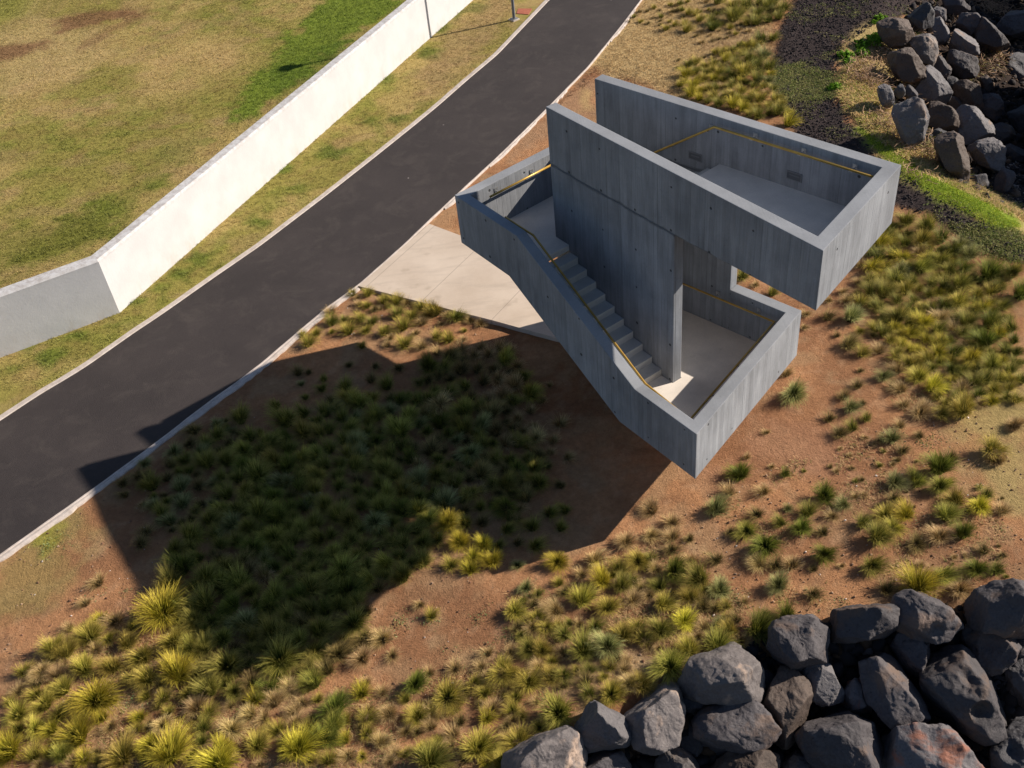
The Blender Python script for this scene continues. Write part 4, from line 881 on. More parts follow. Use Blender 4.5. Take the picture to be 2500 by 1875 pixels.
def join_tufts(items, name, label, cat):
    VV = []; FF = []; AA = []; RR_ = []; MI = []; nv = 0
    for P, rad, kd_, *_ in items:
        V, F, A, R_ = TARR[kd_, random.randrange(6)]; keep = F.reshape(-1, 5, 4)[::2].reshape(-1, 4)   # every second blade
        a = random.uniform(0, 6.28); c, s = math.cos(a), math.sin(a); W = V*[rad, rad, rad*.95]; W = np.stack([W[:, 0]*c-W[:, 1]*s, W[:, 0]*s+W[:, 1]*c, W[:, 2]], 1)+P-[0, 0, .01]
        VV.append(W); FF.append(keep+nv); AA.append(A); RR_.append(R_); MI.append(np.full(len(keep), KINDS.index(kd_))); nv += len(V)
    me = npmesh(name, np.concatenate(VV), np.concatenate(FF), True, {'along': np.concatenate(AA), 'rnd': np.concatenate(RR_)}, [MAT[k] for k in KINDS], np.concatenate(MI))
    tag(obj(name, me), label, cat, kind='stuff')
if small: join_tufts(small, 'small_grass_tufts', 'scattered small tufts of dry and green grass filling between the larger tussocks', 'grass tufts')
print('tussocks', len(placed))

# ------------------------------------------------------------------ fine cover: lawn, straw, herbs, pebbles
def scatter_blades(name, P2, cols, h, w, per, spread, label, cat, lean=.6, z0=0.0):
    n = len(P2); N = n*per; r = RNG; c = np.repeat(P2, per, 0)+r.normal(0, spread, (N, 2)); z = ground_z(c)+z0
    th = r.uniform(0, 6.283, N); hh = np.repeat(h, per)*r.uniform(.6, 1.3, N) if np.ndim(h) else h*r.uniform(.6, 1.3, N)
    l = r.uniform(.2, 1, N)*lean; d = np.stack([np.cos(th), np.sin(th)], 1); q = np.stack([-d[:, 1], d[:, 0]], 1)
    A = np.column_stack([c-q*w, z-.005]); B = np.column_stack([c+q*w, z-.005])
    m = c+d*(hh*l*.5)[:, None]; C_ = np.column_stack([m+q*w*.7, z+hh*.62]); D_ = np.column_stack([m-q*w*.7, z+hh*.62])
    e = c+d*(hh*l*1.25)[:, None]; E_ = np.column_stack([e, z+hh*(1-.35*l)]); E2 = E_+np.column_stack([q*w*.15, np.zeros(N)])
    V = np.stack([A, B, C_, D_, E_, E2], 1).reshape(-1, 3); b = np.arange(N)[:, None]*6
    F = np.concatenate([b+[0, 1, 2, 3], b+[3, 2, 5, 4]]); cc = np.repeat(cols, per, 0)*r.uniform(.7, 1.35, (N, 1)); cc = np.repeat(cc, 6, 0)
    me = npmesh(name, V, F, True, None, [MAT['tint']], cols={'tint': np.clip(cc, 0, 1)}); tag(obj(name, me), label, cat, kind='stuff')
def sample(poly, cr, n):
    q = np.array(HP(poly, cr)) if cr else np.array(poly); lo, hi = q.min(0), q.max(0); out = np.zeros((0, 2))
    while len(out) < n:
        c = RNG.uniform(lo, hi, (n*2, 2)); out = np.concatenate([out, c[poly_sd(c, q) > 0]])
    return out[:n]
# lawn and grass strip left of the path
L1 = sample([(-80, -40), (2206, -40), (2206, 180), (1250, 960), (200, 1680), (-80, 1680)], c6, 52000)
slf = seg_sd(L1, PL); L1 = L1[slf < -.24]; inw = poly_sd(L1, [wleft, w0, wfar, wfar+nr_*TH, i0, wleft+nl_*TH]); L1 = L1[inw < .02]
gc = ground_colour(L1); gr = (gc[:, 1] > gc[:, 0]*.95)
scatter_blades('lawn_grass', L1, gc*np.array([1.12, 1.15, 1.1])+.012, np.where(gr, .075, .045), .0065, 3, .035, 'short mown grass, dry tan with bright green patches, on both sides of the white wall', 'grass', 1.1)
# dry grass behind the tower, straw over the earth
L2 = sample([(480, -40), (1250, -60), (1150, 300), (1020, 560), (700, 420), (380, 320), (60, 560), (-20, 640), (250, 320)], cTR, 13000)
L2 = L2[seg_sd(L2, PR) > .15]; gc = ground_colour(L2)
scatter_blades('dry_grass', L2, gc*1.1+.01, .06, .007, 3, .05, 'matted dry tan grass on the ground between the path and the tower', 'grass', 1.5)
L3 = np.concatenate([sample([(0, 900), (700, 660), (1000, 900), (1000, 1100), (600, 1250), (300, 1450), (0, 1500)], cBR, 5200), sample([(100, 1300), (500, 950), (900, 1350), (1500, 1380), (2200, 1180), (2200, 1680), (-40, 1680)], cBL, 6500), sample([(600, 600), (1700, 600), (1800, 1650), (900, 1650)], cRM, 5200), sample([(850, 400), (1500, 100), (2100, 600), (2200, 880), (1300, 1000), (1000, 900)], cBR, 4000)])
kk_ = RNG.random((len(L3), 1)); base = np.where(kk_ < .6, np.array([[.52, .35, .17]]), np.where(kk_ < .8, np.array([[.36, .21, .10]]), np.array([[.20, .22, .06]])))
cl_ = fbm(L3[:, 0]*1.3, L3[:, 1]*1.3, 3) > .55; L3 = L3[cl_]; base = base[cl_]
scatter_blades('straw_litter', L3, base, .045, .006, 3, .06, 'dead straw and fallen blades lying on the earth between the tussocks', 'straw litter', 2.4)
# small leafy herbs
def scatter_herbs(name, P2, cols, size, leaves, label, cat):
    n = len(P2); N = n*leaves; r = RNG; c = np.repeat(P2, leaves, 0)+r.normal(0, 1, (N, 2))*np.repeat(size, leaves)[:, None]*.55; s = np.repeat(size, leaves)*r.uniform(.22, .42, N)
    z = ground_z(c)+r.uniform(.01, .5, N)*np.repeat(size, leaves); a = r.normal(0, 1, (N, 3)); a[:, 2] = np.abs(a[:, 2])*.6; a /= np.linalg.norm(a, axis=1)[:, None]
    b = r.normal(0, 1, (N, 3)); b -= (b*a).sum(1)[:, None]*a; b /= np.linalg.norm(b, axis=1)[:, None]; c3 = np.column_stack([c, z])
    V = np.stack([c3-a*s[:, None]*.5, c3+b*s[:, None]*.30, c3+a*s[:, None]*.6, c3-b*s[:, None]*.30], 1).reshape(-1, 3); F = np.arange(N*4).reshape(-1, 4)
    cc = np.repeat(np.repeat(cols, leaves, 0)*r.uniform(.65, 1.4, (N, 1)), 4, 0)
    me = npmesh(name, V, F, False, None, [MAT['tint']], cols={'tint': np.clip(cc, 0, 1)}); tag(obj(name, me), label, cat, kind='stuff')
def blob(cr, pts, per, sc_):
    out = []; szz = []
    for x, y, r_ in pts:
        P = hit(cr(x, y)); q = hit(cr(x+r_, y)); R_ = np.linalg.norm(q-P); k = max(3, int(per*R_*R_*3.14)); c = P[:2]+RNG.normal(0, .45, (k, 2))*R_; out.append(c); szz.append(np.full(k, sc_)*RNG.uniform(.6, 1.4, k))
    return np.concatenate(out), np.concatenate(szz)
h1, s1_ = blob(cBL, [(545, 900, 40), (460, 890, 30), (540, 1380, 50), (610, 1390, 35), (720, 1370, 50), (480, 1350, 30), (1480, 1310, 30), (1930, 1150, 35), (1990, 1220, 40), (2090, 1170, 40), (1730, 1030, 70), (1850, 1040, 50), (2170, 1090, 60), (2060, 1010, 60), (1650, 1080, 50), (390, 940, 30), (270, 680, 60), (200, 720, 60), (650, 1640, 60), (1950, 1280, 40), (1250, 150, 60), (1190, 180, 50), (1230, 190, 30), (700, 440, 50), (1150, 470, 40), (870, 300, 40), (1000, 300, 50), (1400, 750, 60), (1150, 950, 60), (1300, 960, 60), (1500, 950, 70), (1560, 850, 50)], 70, .075)
h2, s2_ = blob(cBR, [(70, 870, 35), (65, 910, 25), (1440, 950, 50), (1410, 935, 25), (40, 1010, 60), (60, 1060, 50), (20, 1400, 50), (130, 1340, 60), (950, 1330 - 400, 40), (1820, 240, 60), (1770, 260, 50), (2120, 640, 40), (1750, 600, 20), (460, 1000, 50), (80, 1210, 30), (1960, 860, 40)], 70, .075)
hh_ = np.concatenate([h1, h2]); ss_ = np.concatenate([s1_, s2_]); kk_ = RNG.random((len(hh_), 1))
scatter_herbs('herbs', hh_, np.where(kk_ < .5, np.array([[.17, .235, .085]]), np.where(kk_ < .8, np.array([[.24, .29, .13]]), np.array([[.30, .33, .10]]))), ss_, 7, 'low leafy blue-green and yellow-green weeds dotted on the bare earth', 'weeds')
# creeping plants on the scoria band
C1 = sample([(1130, 290), (1240, 270), (1430, 330), (1420, 400), (1380, 430), (1200, 440), (1130, 440)], cTR, 1900)
C2 = sample([(1150, 60), (1900, -60), (1700, 120), (1420, 220), (1480, 560), (1700, 760), (2206, 1000), (2206, 1130), (1900, 1030), (1500, 700), (1130, 420)], cTR, 2600); C2 = C2[fbm(C2[:, 0]*1.2+7, C2[:, 1]*1.2, 3) > .52]
C3 = sample([(1880, 960), (2206, 1000), (2206, 1140), (2000, 1090)], cTR, 900)
cc_ = np.concatenate([C1, C2, C3]); kk_ = RNG.random((len(cc_), 1))
scatter_herbs('creeping_plants', cc_, np.where(kk_ < .6, np.array([[.32, .30, .115]]), np.array([[.20, .25, .065]])), np.full(len(cc_), .10), 7, 'sparse yellowish creeping plants on the black scoria strip', 'creeping plants')
B1 = sample([(1500, 560), (1600, 600), (1700, 680), (1900, 740), (2060, 860), (2190, 950), (2180, 1000), (2040, 970), (1930, 900), (1830, 860), (1700, 760), (1560, 640)], cTR, 5200); B1 = B1[fbm(B1[:, 0]*1.5, B1[:, 1]*1.5, 3) > .30]
kk_ = RNG.random((len(B1), 1))
scatter_herbs('bank_greenery', B1, np.where(kk_ < .6, np.array([[.40, .46, .045]]), np.array([[.20, .31, .026]])), np.full(len(B1), .085), 5, 'bright green ground cover running down the grassy bank above the cove', 'ground cover')
B2 = sample([(1400, 420), (1450, 250), (1600, 330), (1640, 520), (1760, 640), (1900, 700), (2206, 900), (2206, 960), (1800, 760), (1560, 600)], cTR, 3600); gc = ground_colour(B2)
scatter_blades('bank_grass', B2, np.where(RNG.random((len(B2), 1)) < .75, np.array([[.62, .44, .20]]), np.array([[.33, .36, .06]])), .12, .009, 4, .05, 'long dry grass combed down the bank between scoria and boulders', 'grass', 1.9)
# two bright leafy bushes on the bank
def bush(pts, label):
    V = []; nb = 0
    P0_ = hit(cR(*pts[0][:2])); r = RNG
    for x, y, rp in pts:
        P = hit(cR(x, y)); R_ = rp/3.386*float((P-CAM)@FW)/FPX; n = int(900*R_/.4)
        d = r.normal(0, 1, (n, 3)); d /= np.linalg.norm(d, axis=1)[:, None]; d[:, 2] = np.abs(d[:, 2]); c = P+d*R_*r.uniform(.55, 1.05, (n, 1))*[1, 1, .8]*(1+.25*np.sin(d[:, :1]*9)); s = .045*r.uniform(.7, 1.4, (n, 1))
        a = r.normal(0, 1, (n, 3)); a /= np.linalg.norm(a, axis=1)[:, None]; b = np.cross(a, d); b /= np.linalg.norm(b, axis=1)[:, None]+1e-6
        V.append(np.stack([c-a*s, c+b*s*.6, c+a*s, c-b*s*.6], 1).reshape(-1, 3))
    V = np.concatenate(V); n = len(V)//4; cc = np.repeat(np.array([[.16, .30, .020]])*r.uniform(.5, 1.5, (n, 1)), 4, 0)
    me = npmesh('leafy_bush', V-P0_, np.arange(len(V)).reshape(-1, 4), False, None, [MAT['tint']], cols={'tint': cc}); o = obj('leafy_bush', me); o.location = P0_; tag(o, label, 'bush', 'bright green bushes above the cove')
bush([(850, 380, 60), (960, 350, 80), (860, 450, 55), (1000, 300, 40)], 'larger upper bright green leafy bush beside the dark brown boulder on the bank')
bush([(730, 470, 55), (750, 520, 45), (690, 460, 40)], 'smaller bright green leafy bush at the foot of the larger one on the bank')
bush([(1310, 275, 40), (1290, 300, 25)], 'little bright green bush growing on top of the dry-grass covered boulder')
bush([(1010, 160, 45), (960, 190, 25)], 'thin green bush at the edge of the black scoria above the boulders')
bush([(640, 730, 50), (600, 740, 30)], 'small green bush on the right margin of the creeping plants')
# ------------------------------------------------------------------ boulders
def ico(sub):
    bm = bmesh.new(); bmesh.ops.create_icosphere(bm, subdivisions=sub, radius=1); V = np.array([v.co[:] for v in bm.verts]); F = np.array([[v.index for v in f.verts] for f in bm.faces]); bm.free(); return V, F
ICO = {k: ico(k) for k in (1, 2, 4, 6)}
def fr3(V, f, seed, o=4, H=1.0, kind='f'):
    off = Vector((seed*3.7, seed*1.9, seed*5.3)); fn = mnoise.fractal if kind == 'f' else mnoise.ridged_multi_fractal
    if kind == 'f': return np.array([mnoise.fractal(Vector(v)*f+off, H, 2.1, o) for v in V])
    return np.array([mnoise.ridged_multi_fractal(Vector(v)*f+off, H, 2.1, o, 1.0, 2.0) for v in V])
def boulder(poly, cr, s, mat, label, seed, sink=.42, lift=0.0, depth=.85, sub=6, pits=(), sharp=75, grow=1.20):
    """faceted rock whose plan outline was surveyed; a closed solid with facets, worn arrises and hollows"""
    q = np.array([cr(*p) for p in poly]); cx, cy = (q.min(0)+q.max(0))/2
    g = hit((cx, cy)); dist = float((g-CAM)@FW)
    ext = (q.max(0)-q.min(0)).mean()/2*dist/FPX; C0 = hit((cx, cy), lift+ext*(1-sink)*.7); d = unit(C0-CAM)
    ux = unit(RT-(RT@d)*d); uy = np.cross(ux, d); uy = uy if uy@UP > 0 else -uy
    dist = np.linalg.norm(C0-CAM)
    # outline in the plane through the centre, square to the line of sight
    W = []
    for p in q:
        r_ = ray(p); t_ = ((C0-CAM)@d)/(r_@d); v = CAM+t_*r_-C0; W.append([v@ux, v@uy])
    W = np.array(W)*1.0; ctr = (W.min(0)+W.max(0))/2; W -= ctr; C0 = C0+ctr[0]*ux+ctr[1]*uy; W *= grow
    ar = 0.5*np.sum(W[:, 0]*np.roll(W[:, 1], -1)-np.roll(W[:, 0], -1)*W[:, 1])
    if ar < 0: W = W[::-1]
    R_ = math.sqrt(abs(ar)/math.pi); rg = np.random.default_rng(seed)
    N = []; Dd = []
    nW = len(W)
    for i in range(nW):
        a, b = W[i], W[(i+1) % nW]; e = b-a; L = np.hypot(*e)
        if L < 1e-4: continue
        n2 = np.array([e[1], -e[0]])/L; dd = n2@a
        if dd < .1*R_: continue
        tz = rg.uniform(-.35, .35); n3 = unit([n2[0], n2[1], tz]); N.append(n3); Dd.append(dd*1.03*np.hypot(1, 0)/np.hypot(1, tz)*1.0+.0)
    for k in range(9):                                       # facets towards the sky and sideways
        v = rg.normal(0, 1, 3); v[2] = abs(v[2])*1.1+.25; v = unit(v); sup = max((W@v[:2]).max(), 0)*.92+abs(v[2])*R_*depth
        N.append(v); Dd.append(sup*rg.uniform(.58, .80))
    for k in range(12):                                       # smaller chips off the arrises
        v = rg.normal(0, 1, 3); v[2] = abs(v[2])*.8; v = unit(v); sup = np.sqrt((R_*.92)**2)*0+min(max((W@v[:2]).max(), 0)*.95+abs(v[2])*R_*depth, 1.6*R_)
        N.append(v); Dd.append(sup*rg.uniform(.80, .93))
    for k in range(6):
        v = rg.normal(0, 1, 3); v[2] = -abs(v[2])-.2; v = unit(v); N.append(v); Dd.append((max((W@v[:2]).max(), 0)*.8+abs(v[2])*R_*depth)*.85)
    N = np.array(N); Dd = np.array(Dd); V, F = ICO[sub]
    k = np.maximum(V@N.T, 1e-4)/Dd[None]; r_ = (k**sharp).sum(1)**(-1/sharp)
    U = V*r_[:, None]/R_
    lo = fr3(U, .9, seed, 3); mid = fr3(U, 2.6, seed+7, 4, .8) if sub > 2 else 0; rd = fr3(U, 1.5, seed+3, 3, .9, 'r') if sub > 2 else 0
    disp = .026*lo+.018*mid
    if sub > 2: disp = disp-.050*np.clip(1.25-rd, 0, 1)
    if sub > 2:                                                # broken ledges
        g_ = fr3(U, 1.15, seed+13, 3, .9)*1.6; st_ = np.floor(g_*2.2+.5); fr_ = (g_*2.2+.5)-st_; disp = disp+.045*(st_+sstep(.78, .98, fr_))/2.2*1.3
    for k_ in range(2+int(rg.integers(0, 3))):                     # scooped hollows
        v = unit(rg.normal(0, 1, 3)*[1, 1, .6]+[0, 0, .5]); c = (V@v); disp = disp-.07*rg.uniform(.2, 1)*np.clip((c-.86)/.14, 0, 1)**1.2
    for (px, py, pr_, pd_) in pits:
        v = np.array([px, py, math.sqrt(max(0.05, 1-px*px-py*py))]); c = np.linalg.norm(V*[1, 1, 1]-unit(v), axis=1)/pr_; disp = disp-pd_*np.clip(1-c**2, 0, 1)*(.8+.4*lo)
    U = V*(r_*(1+disp))[:, None]
    Wd = U[:, :1]*ux+U[:, 1:2]*uy+U[:, 2:]*(-d)
    me = npmesh('boulder', Wd, F, True, None, [MAT[mat]]); me.set_sharp_from_angle(angle=RAD(50))
    o = obj('boulder', me); o.location = C0; o['_r'] = R_; del o['_r']
    tag(o, label, 'boulder', s); return o
GN, GC = 'black lava boulders of the near breakwater', 'lava boulders piled above the cove'
NEAR = [
 ([(1125, 1060), (1170, 1020), (1275, 1018), (1340, 1070), (1378, 1120), (1370, 1180), (1350, 1215), (1230, 1245), (1150, 1235), (1105, 1150)], 'rk_grey', 'rounded dark boulder with a deep black crater on its crown', 0, ((-.05, .22, .62, .30),)),
 ([(1355, 1010), (1400, 975), (1560, 968), (1645, 960), (1640, 1070), (1590, 1105), (1480, 1112), (1370, 1090)], 'rk_grey', 'wide flat-topped boulder with a rusty left flank beside the bare earth', 0, ()),
 ([(1645, 930), (1760, 897), (1850, 915), (1890, 960), (1912, 1040), (1880, 1110), (1800, 1125), (1700, 1070), (1640, 1010)], 'rk_grey', 'bulky knobbly boulder standing tallest at the top of the pile', .15, ((.45, -.55, .3, .2),)),
 ([(1680, 1060), (1760, 1085), (1795, 1150), (1795, 1230), (1770, 1268), (1700, 1240), (1645, 1150)], 'rk_grey', 'pointed rough boulder wedged just below the bulky knobbly one', -.1, ()),
 ([(1965, 950), (2000, 910), (2100, 870), (2206, 850), (2290, 900), (2270, 1030), (2140, 1080), (2010, 1040)], 'rk_grey', 'big grey boulder reaching past the right edge at the top of the pile', .1, ()),
 ([(1970, 1030), (2030, 1012), (2110, 1060), (2178, 1120), (2170, 1190), (2080, 1245), (1990, 1205), (1962, 1110)], 'rk_grey', 'wedge boulder with a pale fractured ridge by the right edge', -.05, ()),
 ([(1800, 1190), (1840, 1145), (1900, 1135), (1978, 1150), (2005, 1220), (2060, 1310), (2152, 1420), (2150, 1500), (2080, 1555), (1990, 1540), (1900, 1450), (1800, 1390), (1762, 1290)], 'rk_grey', 'largest boulder, long and slanting, with an oval hollow near its lower end', .0, ((.35, -.42, .30, .34), (.18, .42, .28, .2))),
 ([(1480, 1250), (1510, 1190), (1590, 1183), (1660, 1220), (1720, 1320), (1803, 1440), (1740, 1512), (1620, 1512), (1570, 1480), (1545, 1360), (1495, 1310)], 'rk_grey', 'tall slanting boulder with a smooth lit right flank', 0, ()),
 ([(1420, 1340), (1460, 1290), (1530, 1273), (1553, 1400), (1545, 1425), (1450, 1410)], 'rk_red', 'small blocky boulder with an orange-brown top between larger ones', -.1, ()),
 ([(1258, 1230), (1330, 1203), (1365, 1232), (1422, 1320), (1400, 1370), (1340, 1390), (1270, 1350)], 'rk_light', 'pale angular boulder, lightest of the pile, with a flat lit face', .1, ()),
 ([(1120, 1270), (1180, 1243), (1245, 1243), (1268, 1300), (1262, 1420), (1240, 1490), (1195, 1565), (1135, 1530), (1080, 1400)], 'rk_brown', 'narrow upright brownish boulder left of the pale angular one', -.05, ()),
 ([(742, 1290), (800, 1193), (900, 1173), (1000, 1168), (1060, 1220), (1062, 1360), (980, 1372), (850, 1364), (760, 1335)], 'rk_pale', 'boulder with a cream-coloured cap beside the green tussocks', .1, ()),
 ([(800, 1430), (860, 1373), (960, 1368), (1060, 1420), (1130, 1500), (1080, 1560), (990, 1580), (880, 1602), (815, 1530)], 'rk_grey', 'broad smooth grey boulder directly below the cream-capped one', .0, ()),
 ([(1245, 1500), (1330, 1458), (1450, 1440), (1527, 1433), (1562, 1500), (1585, 1640), (1500, 1668), (1330, 1668), (1265, 1590)], 'rk_grey', 'large square boulder with a ragged crest at the bottom centre of the pile', .0, ()),
 ([(505, 1420), (600, 1368), (700, 1298), (737, 1340), (722, 1450), (690, 1540), (600, 1583), (525, 1500)], 'rk_pale', 'tapering boulder with brown streaks leaning toward the tussocks', .0, ()),
 ([(272, 1490), (350, 1386), (450, 1440), (508, 1500), (490, 1560), (400, 1605), (325, 1560)], 'rk_light', 'smooth wedge-shaped grey boulder with a rusty lower corner', .05, ()),
 ([(-60, 1640), (0, 1598), (150, 1520), (258, 1488), (322, 1600), (290, 1690), (-60, 1720)], 'rk_pale', 'broad pinkish-grey boulder at the left end of the pile', .05, ()),
 ([(298, 1669), (380, 1588), (470, 1600), (502, 1659), (480, 1720), (320, 1730)], 'rk_grey', 'half-hidden rounded boulder at the bottom edge below the wedge-shaped one', -.05, ()),
 ([(618, 1650), (700, 1573), (762, 1620), (802, 1690), (740, 1740), (640, 1730)], 'rk_pale', 'small peaked boulder at the bottom edge left of centre', -.1, ()),
 ([(865, 1660), (1000, 1568), (1080, 1578), (1152, 1650), (1150, 1730), (900, 1730)], 'rk_brown', 'low brown boulder at the bottom edge below the broad smooth one', -.15, ()),
 ([(1168, 1610), (1230, 1588), (1312, 1628), (1315, 1670), (1240, 1690), (1180, 1660)], 'rk_grey', 'small slab-like boulder lying between the low brown and the square ones', -.25, ()),
 ([(1578, 1560), (1600, 1528), (1700, 1520), (1850, 1493), (1940, 1560), (2003, 1620), (1990, 1720), (1800, 1760), (1620, 1740), (1588, 1640)], 'rk_red', 'big boulder with a bright rust-orange face at the bottom edge', .05, ()),
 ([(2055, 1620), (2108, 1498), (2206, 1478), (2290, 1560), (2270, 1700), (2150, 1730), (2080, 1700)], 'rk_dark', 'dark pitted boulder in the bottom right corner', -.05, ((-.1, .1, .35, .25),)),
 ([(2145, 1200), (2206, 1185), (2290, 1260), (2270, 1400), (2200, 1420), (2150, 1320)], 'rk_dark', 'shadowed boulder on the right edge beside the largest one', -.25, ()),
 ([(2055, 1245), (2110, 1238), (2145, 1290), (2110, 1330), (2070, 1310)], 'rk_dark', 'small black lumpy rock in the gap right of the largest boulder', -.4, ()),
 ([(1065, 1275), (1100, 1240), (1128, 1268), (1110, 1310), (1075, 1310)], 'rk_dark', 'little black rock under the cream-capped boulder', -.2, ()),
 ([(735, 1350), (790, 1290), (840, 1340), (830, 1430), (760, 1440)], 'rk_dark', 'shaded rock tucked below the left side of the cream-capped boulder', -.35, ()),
 ([(1428, 1165), (1450, 1150), (1467, 1180), (1455, 1212), (1430, 1205)], 'rk_pale', 'small tan stone standing in the hollow by the crater boulder', -.3, ()),
 ([(1510, 1150), (1545, 1135), (1560, 1150), (1540, 1175), (1515, 1175)], 'rk_pale', 'small tan stone right of the standing one in the hollow', -.35, ()),
 ([(2150, 1075), (2206, 1050), (2280, 1090), (2270, 1180), (2195, 1190)], 'rk_grey', 'boulder on the right edge below the big grey one', -.1, ()),
 ([(1800, 1200), (1810, 1178), (1840, 1180), (1850, 1215), (1820, 1240), (1798, 1225)], 'rk_brown', 'little stone resting against the head of the largest boulder', -.1, ()),
 ([(1040, 1345), (1085, 1335), (1100, 1375), (1060, 1400), (1035, 1380)], 'rk_light', 'small light stone between the cream-capped and narrow brownish boulders', -.3, ()),
 ([(560, 1640), (600, 1600), (640, 1625), (620, 1680), (575, 1690)], 'rk_brown', 'small brown rock in the gap left of the small peaked boulder', -.35, ()),
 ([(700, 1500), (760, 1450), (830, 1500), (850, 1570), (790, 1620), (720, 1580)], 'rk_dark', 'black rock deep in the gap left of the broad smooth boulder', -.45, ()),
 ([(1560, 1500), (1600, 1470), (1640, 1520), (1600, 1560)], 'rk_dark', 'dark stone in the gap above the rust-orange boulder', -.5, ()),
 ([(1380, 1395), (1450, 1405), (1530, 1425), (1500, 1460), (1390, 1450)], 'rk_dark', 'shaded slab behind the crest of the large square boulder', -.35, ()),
]
for i, (poly, mat, lab, lift, pits) in enumerate(NEAR): boulder(poly, cBR, GN, mat, lab, 200+i, lift=lift+.38, pits=pits)
